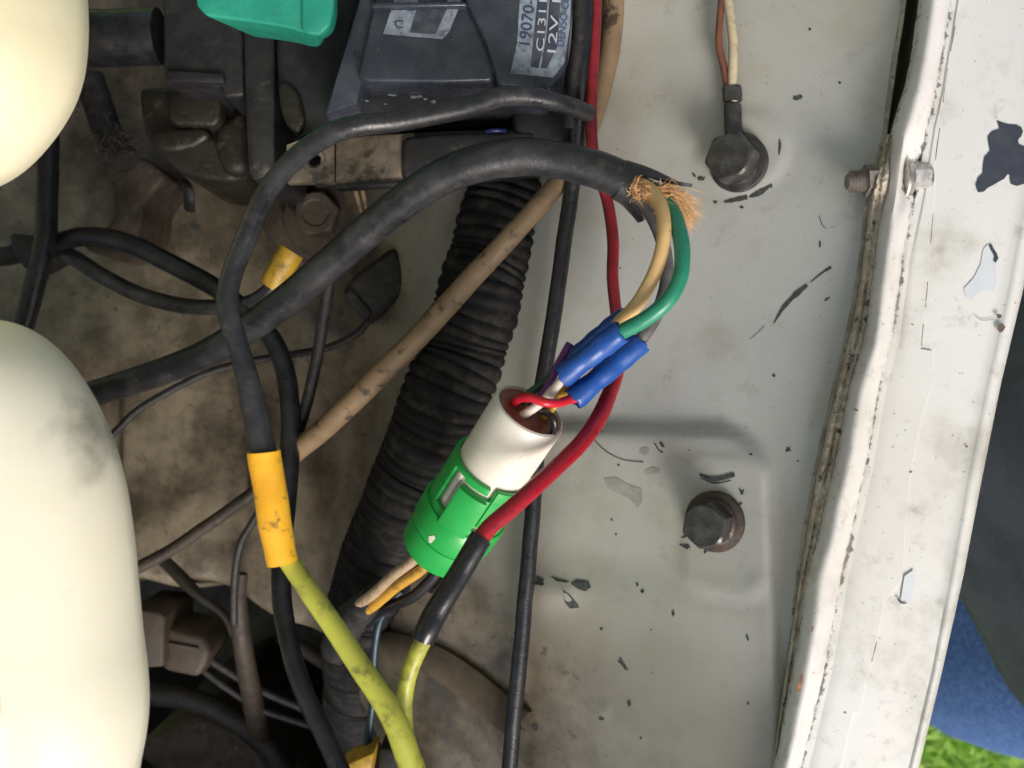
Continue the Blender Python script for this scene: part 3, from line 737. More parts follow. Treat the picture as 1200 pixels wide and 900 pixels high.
# rounded grimy housing between post and coil
cb = empty('coil_shroud', P(360, 110, -.08), 'grimy rounded black shroud tucked between post and coil', 'shroud')
prism('shell', [(320, -60), (322, 60), (326, 120), (338, 150), (352, 166), (392, 150), (420, 20), (425, -60)], .006, -.06, M['black_plastic'], cb, .008, 5)
prism('boss', [(324, 98), (336, 94), (350, 108), (358, 140), (350, 158), (336, 148), (328, 130)], .0085, -.01, M['cast'], cb, .004, 4)
# cast mount
cm = empty('cast_mount', P(230, 160, -.1), 'oily cast metal mount with a lumpy shoulder below the black box', 'engine mount')
prism('body', [(160, 100), (290, 100), (292, 150), (292, 208), (268, 214), (232, 212), (205, 200), (188, 182), (172, 168), (164, 140)], -.030, -.10, M['cast'], cm, .006, 4)
prism('shoulder', [(172, 156), (190, 150), (240, 148), (246, 160), (228, 172), (200, 178), (184, 176)], -.023, -.05, M['cast'], cm, .004, 4)
prism('lug', [(196, 104), (258, 106), (258, 140), (250, 148), (204, 146), (196, 136)], -.021, -.05, M['cast'], cm, .004, 4)
prism('web', [(246, 150), (290, 116), (291, 202), (262, 206), (250, 180)], -.025, -.05, M['cast'], cm, .005, 4)
o = prism('support_arm', [(120, 190), (150, 178), (176, 188), (196, 206), (182, 222), (168, 240), (166, 262), (158, 290), (120, 300), (96, 292), (100, 278), (124, 266), (134, 250), (130, 222)], -.052, -.10, M['grimy'], None, .004, 4)
tag(o, 'grimy brown support arm curving down from the cast mount', 'bracket')
wire('dirt_matted_pipe', [(104, 90, -.05), (118, 130, -.05), (134, 172, -.047), (150, 190, -.046)], 34, M['dusty_rubber'], sides=18)
gens = []
rq = random.Random(5)
for k in range(80):
    s_ = P(140+rq.gauss(0, 12), 166+rq.gauss(0, 10), -.042+rq.gauss(0, .003)); an = rq.uniform(0, 6.28); le = rq.uniform(.003, .007)
    e_ = s_+Vector((math.cos(an)*le, math.sin(an)*le, rq.uniform(0, .004)))
    gens.append(([s_, (s_+e_)/2+Vector((rq.gauss(0, .001), rq.gauss(0, .001), .001)), e_], rq.uniform(.0001, .00028)))
def strands(name, gens, m, parent):
    vs, fs = [], []
    for pts, r in gens:
        d = catmull([tuple(p) for p in pts], 4); v, f = sweep([Vector(q) for q in d], [r*(1-.5*i/len(d)) for i in range(len(d))], 4, False)
        o_ = len(vs); vs += v; fs += [tuple(i+o_ for i in q) for q in f]
    return mk(name, vs, fs, m, parent, True, None)
o = strands('frayed_braid', gens, M['fibre2'], bpy.data.objects['dirt_matted_pipe']); o['kind'] = 'stuff'
tag(bpy.data.objects['dirt_matted_pipe'], 'dirt matted dark pipe between reservoir and cast mount', 'pipe')
o = wire('rubber_tab', [(213, 214, -.050), (220, 222, -.048), (222, 236, -.050), (222, 246, -.055)], 14, M['dusty_rubber'], sides=8, squash=.5)
tag(o, 'short dark brown tab hanging under the cast mount', 'tab')

# ignition coil with its labels
co = empty('ignition_coil', P(530, 60, -.03), 'dark grey ignition coil with worn printed labels at the top', 'ignition coil')
prism('base_flange', [(428, -80), (404, 60), (379, 143), (420, 139), (470, 132), (540, 124), (600, 122), (640, 124), (664, 92), (676, -80)], .026, -.02, M['coil_dark'], co, .0008, 2)
prism('side_plate', [(428, -80), (421, 0), (381, 134), (386, 132), (418, 122), (436, 40), (446, -80)], .0345, .020, M['coil'], co, .0006, 2)
prism('cover', [(440, -80), (438, 0), (418, 90), (428, 96), (520, 97), (576, 96), (584, 80), (572, 50), (548, 0), (545, -80)], .038, .015, M['coil'], co, .0035, 4)
prism('end_block', [(540, -80), (545, 0), (568, 48), (580, 84), (584, 100), (640, 107), (650, 100), (664, 78), (672, 0), (674, -80)], .0415, .010, M['coil'], co, .003, 4)
CZ = .0415
prism('moulded_lip', [(436, 2), (546, 1), (548, 7), (434, 9)], .0405, .030, M['coil'], co, .001, 3)
hexhead('rivet', P(418, 66, .0345), Vector((0, 0, 1)), .0009, .0008, M['bracket_dark'], co, dish=False)
def flat(name, pts, z, m, parent): return mk(name, [P(x, y, z) for x, y in pts], [tuple(reversed(range(len(pts))))], m, parent, False)
lab = flat('label', [(604, -60), (609, 0), (606, 50), (598, 86), (648, 91), (661, 74), (668, 30), (671, -60)], CZ+.0002, M['label_light'], co)
flat('label_band', [(633, -60), (630, 0), (622, 78), (631, 80), (639, 40), (642, 0), (644, -60)], CZ+.0004, M['label_dark'], lab)
flat('label_band', [(646, -60), (644, 0), (641, 40), (634, 80), (641, 80), (653, 55), (657, 0), (658, -60)], CZ+.0004, M['label_dark'], lab)
lab2 = flat('label', [(463, -40), (462, 0), (449, 40), (518, 46), (526, 38), (540, 4), (541, -40)], .0384, M['label_light'], co)
flat('label_band', [(491, -40), (490, 6), (480, 38), (510, 40), (524, 10), (526, -40)], .0386, M['label_dark'], lab2)
def text_on(body, px0, py0, px1, py1, z, hpx, m, parent):
    """lettering from (px0,py0) to (px1,py1) along the baseline, cap height hpx to the left of travel"""
    cu = bpy.data.curves.new('lettering', 'FONT'); cu.body = body
    to = bpy.data.objects.new('tmp', cu); C.objects.link(to)
    bpy.context.view_layer.update(); dg = bpy.context.evaluated_depsgraph_get()
    me = bpy.data.meshes.new_from_object(to.evaluated_get(dg)); bpy.data.objects.remove(to)
    co_ = [v.co.copy() for v in me.vertices]; fs = [tuple(p.vertices) for p in me.polygons]
    x0 = min(c.x for c in co_); x1 = max(c.x for c in co_); y1 = max(c.y for c in co_)
    a, b2 = P(px0, py0, z), P(px1, py1, z); d = b2-a; nrm = Vector((-d.y, d.x, 0)).normalized()
    vs = [a+d*((c.x-x0)/(x1-x0))+nrm*(c.y/y1*hpx*S(z)) for c in co_]
    bpy.data.meshes.remove(me)
    return mk('lettering', vs, fs, m, parent, False)
text_on('19070-', 621, 53, 627, 1, CZ+.0005, 13, M['ink_dark'], lab)
text_on('C1311', 637, 60, 641, 0, CZ+.0007, 9, M['ink_light'], lab)
text_on('12V 1', 651, 62, 657, 0, CZ+.0007, 10, M['ink_light'], lab)
text_on('DENSO CO', 661, 55, 668, -6, CZ+.0005, 8.5, M['ink_blue'], lab)
text_on('0', 474, 12, 488, 13, .0387, 6, M['ink_dark'], lab2)
text_on('C', 462, 32, 472, 33, .0387, 9, M['ink_dark'], lab2)
# dried flakes scattered in the groove below the coil cover
for x, y, r in [(438, 108, 2.2), (457, 110, 3), (462, 111, 2), (481, 110, 1.8), (485, 114, 2.6), (492, 113, 2), (471, 103, 1.4), (420, 104, 1.5), (402, 96, 1.6), (406, 107, 1.6), (430, 118, 1.4), (498, 116, 2), (508, 119, 2.2), (452, 122, 1.2)]:
    blob('dried_flake', x, y, r*1.5, r*.8, random.uniform(-20, 40), M['label_light'], co, lambda px, py, l: P(px, py, .0262+l), lift=.0004, n=8)

# steel bracket below the coil
br = empty('coil_bracket', P(480, 190, -.06), 'dirt caked steel bracket with a round hole under the coil', 'bracket')
prism('hole_plate', keyhole([(336, 170), (362, 160), (392, 162), (392, 213), (336, 214)], 368, 187, 8), .012, .008, M['bracket'], br, 0)
prism('backing', [(345, 160), (600, 150), (600, 185), (345, 195)], .004, -.03, M['bracket_dark'], br, .001)
prism('channel', [(393, 162), (440, 157), (486, 155), (486, 215), (393, 219)], .016, .010, M['bracket'], br, .0008, 3)
prism('channel', [(480, 155), (520, 153), (630, 150), (634, 203), (560, 209), (480, 214)], .0155, .010, M['bracket_dark'], br, .0008, 3)  # right part in darker steel: black dirt plus shadow put into the colour
prism('flange', [(393, 215), (480, 211), (634, 200), (634, 205), (480, 217), (393, 221)], .0175, .012, M['bracket_dark'], br, .0006, 2)
prism('cover_strip', [(470, 160), (520, 155), (628, 152), (632, 196), (560, 205), (470, 210)], .0185, .010, M['bracket_dark'], br, .002, 3)
rg = P(368, 188, .012)
lathe('hole_lip', [(.0023, .0000), (.0027, .0009), (.0034, .0010), (.0040, .0002)], rg, Vector((0, 0, 1)), M['bracket'], br, cap=False)
o = wire('blue_wire', [(570, 154, .018), (576, 153, .0195), (584, 153, .0195), (592, 153, .018)], 5, mat('navy_insulation', (.010, .018, .085), .4))
tag(o, 'bit of blue wire peeking out above the bracket', 'wire')
o = prism('connector_block', [(600, 118), (640, 112), (668, 132), (676, 165), (640, 180), (600, 175)], .018, -.02, M['black_plastic'], None, .004, 3)
tag(o, 'black connector block behind the cable at the right end of the bracket', 'connector')

# large grimy bolt behind the heavy cable
q = P(376, 255, -.055)
bp = empty('hex_bolt', q, 'large grimy bolt on a round washer, half behind the thick cable', 'bolt')
prism('plate', [(300, 225), (420, 215), (440, 240), (430, 290), (380, 310), (330, 300), (305, 270)], -.058, -.09, M['grimy'], bp, .003, 3)
lathe('washer', [(.0140, -.004), (.0148, .001), (.0142, .0022), (.0100, .0030)], q, Vector((0, 0, 1)), M['grimy'], bp, 40)
hexhead('head', q+Vector((0, 0, .002)), Vector((0, 0, 1)), .0092, .0085, M['grimy'], bp, rot=R(12))
for k, (a, b2) in enumerate([((416, 220), (428, 262)), ((424, 218), (432, 255))]):
    o = wire('stray_wire', [(a[0], a[1]-20, -.03), (*a, -.032), (*b2, -.036)], 6, M['tan'], sides=8)
    tag(o, ['left', 'right'][k]+' one of two thin tan wires beside the large grimy bolt', 'wire', 'stray tan wires')

# black plug behind the heavy cable with its lead
pg = empty('wire_plug', P(445, 335, -.06), 'dusty black plug with a thin lead below the thick cable', 'plug')
prism('body', [(462, 286), (486, 334), (432, 378), (398, 346), (410, 325)], -.026, -.056, M['dusty_rubber'], pg, .003, 3)
prism('collar', [(400, 346), (412, 338), (436, 366), (428, 378)], -.0245, -.050, M['dusty_rubber'], pg, .001, 2)
wire('lead', [(434, 370, -.040), (425, 385, -.045), (405, 399, -.048), (378, 409, -.05), (340, 416, -.052), (290, 424, -.054), (240, 438, -.055), (195, 460, -.056), (160, 482, -.056), (138, 503, -.056), (110, 530, -.056)], 9, M['dusty_rubber'], pg, sides=10)
o = prism('terminal_bar', [(462, 292), (500, 291), (508, 294), (507, 300), (464, 302)], -.036, -.05, M['grimy'], None, .001, 2)
tag(o, 'small flat brown terminal bar right of the black plug', 'terminal')

# ------------------------------------------------------------------ hoses behind
def ribf(pitch, amp):
    def f(r, L, th, i):
        ph = (L/pitch) % 1
        s = math.sin(math.pi*ph)
        return r*(1-amp+amp*(s**.45))+r*.012*noise.noise(Vector((L*90, th, 0)))
    return f
cz = -.012
o = wire('corrugated_hose', [(622, 120, -.008, 98), (606, 190, -.008, 100), (588, 260, -.006, 104), (556, 370, -.004, 106), (522, 470, -.006, 106), (487, 560, -.014, 104), (452, 645, -.026, 100), (428, 715, -.042, 92), (420, 790, -.062, 84), (424, 870, -.085, 76), (436, 960, -.11, 70)], 104, M['conduit'], sides=36, sub=42, wob=.01, rfun=ribf(.0037, .105))
tag(o, 'black corrugated conduit hose running diagonally behind the wiring', 'hose')
o = wire('vacuum_hose', [(722, -40, .018, 26), (717, 40, .018, 25), (706, 100, .018, 24), (690, 150, .018, 23), (667, 198, .019, 23), (642, 228, .020, 24), (602, 273, .019, 25), (560, 318, .016, 26), (500, 383, .008, 27), (440, 445, -.004, 27), (380, 502, -.018, 26), (342, 534, -.032, 24), (318, 556, -.052, 22), (300, 575, -.075, 20)], 24, M['tan'], sides=20)
tag(o, 'tan rubber hose with dark scuffs crossing over the corrugated hose', 'hose')
o = wire('dark_pipe', [(318, 562, -.056), (285, 586, -.057), (240, 618, -.060), (200, 645, -.064), (165, 664, -.066), (120, 690, -.068)], 15, M['fuel_pipe'], sides=14)
tag(o, 'thin dark brown pipe between the yellow splice and the lower reservoir', 'pipe')
o = wire('bonnet_cable', [(688, -40, .034), (685, 30, .034), (681, 100, .032), (676, 170, .026), (668, 240, .021), (660, 290, .019), (652, 350, .018), (641, 420, .016), (633, 470, .015), (627, 560, .0135), (620, 650, .0125), (612, 740, .0115), (603, 830, .0105), (594, 930, .0095)], 19, M['rubber'], sides=18)
tag(o, 'straight slim black cable running down the panel left edge', 'cable')
o = wire('black_lead', [(680, -40, .036), (678, 40, .036), (670, 100, .034), (668, 150, .03)], 16, M['dusty_rubber'])
tag(o, 'black lead running along the right side of the coil', 'cable')

# ------------------------------------------------------------------ black cables on the left
o = wire('black_cable', [(58, 120, -.030), (56, 180, -.030), (55, 235, -.030), (52, 285, -.028), (42, 330, -.028), (24, 395, -.030), (10, 440, -.030)], 24, M['rubber'], sides=16)
tag(o, 'short upright black cable between the two cream reservoirs', 'cable')
o = wire('black_cable', [(20, 290, -.040, 20), (66, 284, -.036, 22), (100, 277, -.034), (140, 282, -.034), (190, 304, -.034), (240, 330, -.034), (270, 350, -.034), (300, 376, -.034), (322, 402, -.033), (336, 445, -.030), (340, 490, -.026), (338, 560, -.020), (331, 640, -.012), (330, 700, -.006), (338, 750, .0), (356, 810, .006), (380, 862, .010), (404, 915, .014), (420, 950, .016)], 23, M['rubber'], sides=16)
tag(o, 'long black cable looping right then hanging down behind the yellow splice', 'cable')
sp = empty('spliced_lead', P(300, 350, -.05), 'black lead ending in the small grimy yellow sleeve', 'cable')
wire('lead', [(62, 290, -.042), (85, 302, -.040), (115, 320, -.040), (160, 344, -.040), (210, 358, -.040), (258, 360, -.038), (290, 356, -.034), (312, 344, -.030), (322, 332, -.028)], 19, M['cable'], sp, sides=14)
wire('yellow_sleeve', [(319, 334, -.0275, 30), (328, 320, -.026, 31), (336, 306, -.025, 31), (342, 294, -.0245, 31)], 31, M['old_sleeve'], sp, sides=20, sub=4)
wire('grey_wire', [(334, 330, -.028), (318, 346, -.03), (303, 360, -.032), (290, 372, -.034)], 14, M['grey_wire'], sp, sides=12)
o = empty('cable_clip', P(30, 295, -.06), 'black cable clip gripping the leads at the left edge', 'clip')
prism('band', [(8, 272), (44, 276), (58, 280), (60, 302), (30, 318), (14, 300)], -.034, -.052, M['dusty_rubber'], o, .002, 2)
prism('tail', [(-60, 292), (0, 289), (16, 286), (18, 302), (0, 307), (-60, 312)], -.036, -.046, M['dusty_rubber'], o, .001, 2)
o = wire('thin_lead', [(386, 330, -.022), (380, 365, -.024), (373, 410, -.026), (364, 455, -.028), (352, 498, -.030), (340, 540, -.034)], 14, M['dusty_rubber'], sides=12)
tag(o, 'thin black lead passing behind the thick cable above the tan hose', 'wire')
o = wire('thin_lead', [(312, 585, -.03), (296, 612, -.034), (281, 640, -.038), (275, 680, -.044), (274, 730, -.05)], 9, M['dusty_rubber'], sides=10)
tag(o, 'thin black lead curving down left of the yellow splice', 'wire')
o = wire('grey_pipe', [(284, 672, -.066, 12), (280, 705, -.068, 18), (284, 750, -.074, 22), (294, 810, -.095, 24), (304, 860, -.12, 24)], 20, M['fuel_pipe'], sides=14)
tag(o, 'dull grey tapering pipe beside the beige plug', 'pipe')
o = wire('grey_pipe', [(195, 655, -.085, 22), (225, 690, -.08, 14), (262, 720, -.078, 10), (274, 745, -.078, 10)], 12, M['cast'], sides=10)
tag(o, 'thin dusty rod slanting from the tan hose end to the grey pipe', 'rod')

# beige plug low on the left
bpz = -.085
bg_ = empty('beige_plug', P(200, 760, -.12), 'dusty beige two step plug beside the lower reservoir', 'plug')
prism('rear_block', [(150, 712), (186, 716), (193, 722), (192, 782), (150, 785)], bpz+.006, -.115, M['beige'], bg_, .002, 3)
prism('front_block', [(190, 732), (238, 745), (247, 762), (243, 778), (232, 796), (188, 786)], bpz, -.115, M['beige'], bg_, .003, 3)
prism('latch', [(192, 752), (232, 759), (232, 762), (192, 755)], bpz+.0012, -.09, M['beige'], bg_, .0003, 1)
wire('lead', [(240, 768, -.095), (265, 785, -.097), (300, 806, -.1), (350, 828, -.104), (400, 850, -.11)], 10, M['dusty_rubber'], bg_, sides=10)
wire('lead', [(238, 785, -.098), (265, 805, -.1), (300, 828, -.104), (350, 846, -.108), (400, 862, -.112)], 9, M['dusty_rubber'], bg_, sides=10)

o = prism('chassis_leg', [(150, 880), (230, 838), (300, 862), (430, 960), (380, 1010), (240, 960)], -.150, -.30, M['grimy'], None, .006, 3)
tag(o, 'dim brown chassis rail deep in the dark lower left', 'chassis rail')
o = wire('lower_hose', [(160, 812, -.125, 26), (215, 818, -.122, 26), (262, 836, -.122, 27), (310, 872, -.125, 28), (350, 930, -.13, 28)], 27, M['dusty_rubber'], sides=16)
tag(o, 'dusty black hose deep in the shadow below the beige plug', 'hose')
o = wire('lower_hose', [(330, 745, -.10, 18), (372, 770, -.095, 18), (405, 790, -.09, 18), (440, 800, -.085, 18)], 18, M['cast'], sides=14)
tag(o, 'short grey pipe stub behind the long black cable near the bottom', 'pipe')
# flat brown strip and odds and ends at the bottom
o = empty('flat_hose', P(520, 790, -.05), 'flat brown strap lying across the panel bottom behind the lime wires', 'strap')
vs, fs = [], []
d = catmull([(430, 752, 32), (470, 758, 34), (510, 772, 36), (550, 798, 38), (592, 832, 38), (612, 848, 38)], 6)
cols = []
for i in range(len(d)):
    a, b2 = d[max(i-1, 0)], d[min(i+1, len(d)-1)]; t = np.array([b2[0]-a[0], b2[1]-a[1]]); t /= np.linalg.norm(t)
    cols.append([hit(d[i][0]+s*t[1]*d[i][2]/2, d[i][1]-s*t[0]*d[i][2]/2, l) for s, l in ((-1, -.001), (-.97, .002), (-.4, .0034), (.4, .0034), (.97, .002), (1, -.001))])
loft_cols('strap', cols, M['strip'], o)
o = wire('teal_wire', [(470, 692, -.002), (456, 708, -.004), (443, 735, -.008), (438, 780, -.012), (437, 820, -.014), (431, 870, -.016), (428, 920, -.018)], 9, M['teal_wire'], sides=12)
tag(o, 'thin dark teal wire dropping below the green connector', 'wire')
o = prism('yellow_tab', [(396, 904), (406, 896), (438, 882), (436, 898), (430, 930), (396, 930)], -.004, -.02, M['old_sleeve'], None, .001, 2)
tag(o, 'corner of a yellow tab at the bottom edge', 'tab')
o = prism('black_block', [(444, 876), (478, 880), (482, 940), (440, 940)], -.012, -.05, M['black_plastic'], None, .002, 2)
tag(o, 'black block at the bottom edge behind the lime wire', 'block')

# ------------------------------------------------------------------ heavy cable and its opened end
pc = empty('multicore_cable', P(250, 405, -.03), 'thick black multicore cable arching across with a frayed cut end', 'cable')
B = [(20, 496, -.055), (60, 480, -.050), (105, 463, -.045), (200, 432, -.022), (260, 405, -.006), (330, 356, .012), (390, 306, .026), (440, 262, .037), (490, 224, .046), (540, 198, .052), (600, 184, .055), (650, 187, .056), (700, 199, .057), (740, 216, .0575)]
path, rad = px_path(B, 40, 9); rad = [.0051]*len(path)
for i in range(len(path)):
    rad[i] *= 1+.025*noise.noise(path[i]*90)
vs, fs = sweep(path, rad, 24, True)
mk('sheath', vs, fs, M['cable'], pc, True, 60)
def shell(name, pts, r, a0, a1, m, parent, taper, thick=.0009):
    """open strip of sheath wall: arc from a0..a1 (deg, 0 = towards camera) narrowing along the path"""
    path, _ = px_path(pts, 10, 6); n = len(path); seg = 10; vs, fs = [], []
    for i in range(n):
        T = (path[min(i+1, n-1)]-path[max(i-1, 0)]).normalized()
        N_ = Vector((0, 0, 1)); N_ = (N_-T*N_.dot(T)).normalized(); Bn = T.cross(N_)
        f = i/(n-1); c = (a0+a1)/2; hw = (a1-a0)/2*(1-f*(1-taper)*1.0)
        for rr in (r, r-thick):
            for k in range(seg+1):
                a = R(c-hw+2*hw*k/seg); vs.append(path[i]+N_*math.cos(a)*rr+Bn*math.sin(a)*rr)
    m_ = 2*(seg+1)
    for i in range(n-1):
        for k in range(seg):
            for o_ in (0, seg+1):
                fs.append((i*m_+o_+k, i*m_+o_+k+1, (i+1)*m_+o_+k+1, (i+1)*m_+o_+k))
        for k in (0, seg): fs.append((i*m_+k, (i+1)*m_+k, (i+1)*m_+k+seg+1, i*m_+k+seg+1))
    for i in (0, n-1):
        for k in range(seg): fs.append((i*m_+k, i*m_+k+1, i*m_+k+seg+2, i*m_+k+seg+1))
    bm = bmesh.new(); bv = [bm.verts.new(v) for v in vs]
    for f in fs: bm.faces.new([bv[i] for i in f])
    return mk_bm(name, bm, m, parent, True, 50)
# T x N gives the side above the path in the picture for a path running right: negative angles
shell('sheath_flap', [(728, 210, .0572), (750, 217, .0565), (772, 227, .0555), (786, 234, .0545), (806, 238, .054)], .0053, -150, -5, M['cable'], pc, .12)
shell('sheath_flap', [(728, 213, .0572), (742, 222, .0565), (754, 234, .055), (764, 246, .054)], .0052, 25, 150, M['cable'], pc, .45)
wire('grey_core', [(715, 212, .055), (738, 224, .053), (756, 242, .051), (771, 268, .052), (780, 300, .054), (780, 335, .056), (770, 368, .057), (757, 390, .057), (742, 408, .056)], 16, M['grey_wire'], pc, sides=16)
wire('cream_core', [(720, 206, .057), (748, 214, .0585), (766, 227, .062), (776, 248, .066), (778, 278, .069), (771, 310, .069), (757, 340, .067), (742, 362, .0635), (722, 381, .058)], 17, M['cream_wire'], pc, sides=18)
wire('green_core', [(730, 207, .056), (764, 222, .058), (784, 242, .062), (795, 268, .067), (800, 298, .071), (796, 328, .073), (781, 354, .073), (756, 374, .071), (730, 388, .068), (708, 402, .065)], 19, M['green_wire'], pc, sides=18)
# frayed jute filler
def strands(name, gens, m, parent):
    vs, fs = [], []
    for pts, r in gens:
        d = catmull([tuple(p) for p in pts], 4); v, f = sweep([Vector(q) for q in d], [r*(1-.5*i/len(d)) for i in range(len(d))], 4, False)
        o_ = len(vs); vs += v; fs += [tuple(i+o_ for i in q) for q in f]
    return mk(name, vs, fs, m, parent, True, None)
gens = []
rnd = random.Random(3)
for k in range(860):
    t = rnd.random()
    if k < 480:      # tuft hanging out to the right
        s = P(762+rnd.gauss(0, 6), 227+rnd.gauss(0, 4), .060+rnd.gauss(0, .0015))
        L_ = rnd.uniform(.35, 1.0); spread = rnd.gauss(0, 1)
        e = P(768+54*L_+spread*7, 229+36*L_-spread*9+rnd.gauss(0, 3), .058+rnd.gauss(0, .003))
        mid = (s+e)/2+Vector((rnd.gauss(0, .0007), .0022+rnd.gauss(0, .0007), rnd.gauss(.0008, .0008)))
        if k % 3: e = s+(e-s)*.8; mid = (s+e)/2+(mid-(s+e)/2)*.5
        gens.append(([s, mid, e], rnd.uniform(.00006, .00018)))
    elif k < 620:    # second, shorter curl
        s = P(774+rnd.gauss(0, 4), 232+rnd.gauss(0, 3), .060)
        e = P(803+rnd.gauss(0, 5), 262+rnd.gauss(0, 5), .056+rnd.gauss(0, .002))
        mid = P(797+rnd.gauss(0, 4), 240+rnd.gauss(0, 4), .060)
        gens.append(([s, mid, e], rnd.uniform(.00006, .00017)))
    else:            # matted filler round the conductors in the mouth
        x = rnd.uniform(738, 784); y = 219+(x-738)*.24+rnd.gauss(0, 4)
        s = P(x, y, .0605+rnd.gauss(0, .0012))
        e = P(x+rnd.gauss(5, 8), y+rnd.gauss(3, 6), .0608+rnd.gauss(0, .0014))
        mid = (s+e)/2+Vector((rnd.gauss(0, .001), rnd.gauss(0, .001), abs(rnd.gauss(.0004, .0006))))
        gens.append(([s, mid, e], rnd.uniform(.00008, .00022)))
o = strands('jute_filler', gens, M['fibre'], pc); o['kind'] = 'stuff'

# blue butt connectors
def butt(a, b2, wpx, label, notch=False):
    pa, pb = P(*a), P(*b2); n = (pb-pa); L_ = n.length; n.normalize()
    r = wpx*S((a[2]+b2[2])/2)/2
    e = empty('butt_connector', pa, label, 'connector', 'blue crimp connectors')
    prof = [(r*.55, .006), (r*.80, .004), (r*.83, .0004), (r*.88, -.0003), (r*.97, -.0001), (r*1.0, .0010), (r*.98, .003)]
    for k in range(1, 12):
        t = k/12; s = 1-.09*math.exp(-((t-.30)/.07)**2)-.07*math.exp(-((t-.72)/.08)**2)
        prof.append((r*.97*s, .003+(L_-.006)*t))
    prof += [(r*.98, L_-.003), (r*1.0, L_-.0010), (r*.97, L_+.0001), (r*.88, L_+.0003), (r*.83, L_-.0004), (r*.80, L_-.004), (r*.55, L_-.006)]
    x, y, n = frame_of(n); seg = 32; vs, fs = [], []
    for i, (rr, h) in enumerate(prof):
        for k in range(seg):
            a_ = 2*math.pi*k/seg
            q = rr*(1-.10*math.cos(2*a_+.6)*math.exp(-((h/L_-.3)/.1)**2)+.05*math.cos(2*a_)*math.exp(-((h/L_-.72)/.09)**2)+.045*noise.noise(Vector((h*260+pa.x*900, math.cos(a_)*1.3, math.sin(a_)*1.3))))
            hh = h+(.0009*noise.noise(Vector((math.cos(a_)*1.5+pa.x*500, math.sin(a_)*1.5, i*.01))) if i < 5 or i > len(prof)-6 else 0)
            vs.append(pa+x*(q*math.cos(a_))+y*(q*math.sin(a_))+n*hh)
    m_ = len(prof)
    for i in range(m_-1):
        for k in range(seg):
            k2 = (k+1) % seg; fs.append((i*seg+k, i*seg+k2, (i+1)*seg+k2, (i+1)*seg+k))
    fs.append(tuple(reversed(range(seg)))); fs.append(tuple((m_-1)*seg+k for k in range(seg)))
    mk('insulator', vs, fs, M['blue'], e, True, 50)
    # crimp dimple
    return e
butt((727, 389, .0670), (659, 441, .0605), 29, 'blue crimp connector swallowing the green wire, frontmost of three')
butt((750, 402, .056), (672, 468, .058), 28.5, 'blue crimp connector nearest the red cable, on the grey wire')
butt((735, 371, .058), (668, 425, .050), 28, 'blue crimp connector behind the others, on the cream wire')

# ------------------------------------------------------------------ round connector: white plug in a green locking ring
A0, A1 = P(621, 481, .056), P(516, 641, .028)
ax = (A1-A0); CL = ax.length; ax.normalize()
toc = Vector((0, 0, H))-(A0+A1)/2
e1 = (toc-ax*toc.dot(ax)).normalized()          # side facing the camera
e2 = ax.cross(e1)                                # towards picture lower right?
rc = empty('round_connector', A1, 'round white plug locked in a bright green collar', 'connector')
def cyl_pt(r, th, h): return A0+ax*h+e1*(r*math.cos(th))+e2*(r*math.sin(th))
def rev(name, prof, m, parent, seg=56, capend=True, rfn=None):
    vs, fs = [], []
    for r, h in prof:
        for k in range(seg):
            th = 2*math.pi*k/seg; rr, hh = (r, h) if rfn is None else rfn(r, h, th)
            vs.append(cyl_pt(rr, th, hh))
    m_ = len(prof)
    for i in range(m_-1):
        for k in range(seg):
            k2 = (k+1) % seg; fs.append((i*seg+k, i*seg+k2, (i+1)*seg+k2, (i+1)*seg+k))
    if capend:
        fs.append(tuple(reversed(range(seg)))); fs.append(tuple((m_-1)*seg+k for k in range(seg)))
    bm = bmesh.new(); bv = [bm.verts.new(v) for v in vs]
    for f in fs: bm.faces.new([bv[i] for i in f])
    return mk_bm(name, bm, m, parent, True, 40)
RW = .0107
rev('white_shell', [(RW*.88, .0045), (RW*.895, .0004), (RW*.91, -.0003), (RW*.97, .0), (RW, .0009), (RW*1.0, .006), (RW*1.0, CL*.5), (RW*1.0, CL*.9)], M['conn_white'], rc)
rev('brown_seal', [(.0002, .0012), (RW*.30, .0008), (RW*.55, .0012), (RW*.86, .0005), (RW*.89, .003)], M['conn_brown'], rc, seg=40)
# six cavities in the seal, darker sockets
for k in range(5):
    a = 2*math.pi*k/5+.4; c = cyl_pt(RW*.48, a, .0010)
    lathe('socket', [(.0014, .0), (.0017, -.0004), (.0020, .0)], c, -ax, M['conn_brown'], rc, seg=14, cap=False)
def collar(name, r, h0, h1, cut, m, parent, thick=.0014, nth=96, nh=24):
    keep = {}; vs, fs = [], []
    def vid(i, j):
        i %= nth
        if (i, j) not in keep:
            keep[(i, j)] = len(vs); vs.append(cyl_pt(r, 2*math.pi*i/nth, h0+(h1-h0)*j/nh))
        return keep[(i, j)]
    for i in range(nth):
        th = (i+.5)/nth*360; th = th-360 if th > 180 else th
        for j in range(nh):
            if cut(th, (j+.5)/nh): continue
            fs.append((vid(i, j), vid(i+1, j), vid(i+1, j+1), vid(i, j+1)))
    bm = bmesh.new(); bv = [bm.verts.new(v) for v in vs]
    for f in fs: bm.faces.new([bv[i] for i in f])
    bmesh.ops.recalc_face_normals(bm, faces=bm.faces)
    ret = bmesh.ops.solidify(bm, geom=list(bm.faces), thickness=thick)
    eds = [e for e in bm.edges if len(e.link_faces) == 2 and e.calc_face_angle(0) > R(50)]
    bmesh.ops.bevel(bm, geom=eds, offset=.00022, segments=2, profile=.5, affect='EDGES', clamp_overlap=True)
    return mk_bm(name, bm, m, parent, True, 45)
SGN = 1 if P(0, 0, .04) is not None else 1
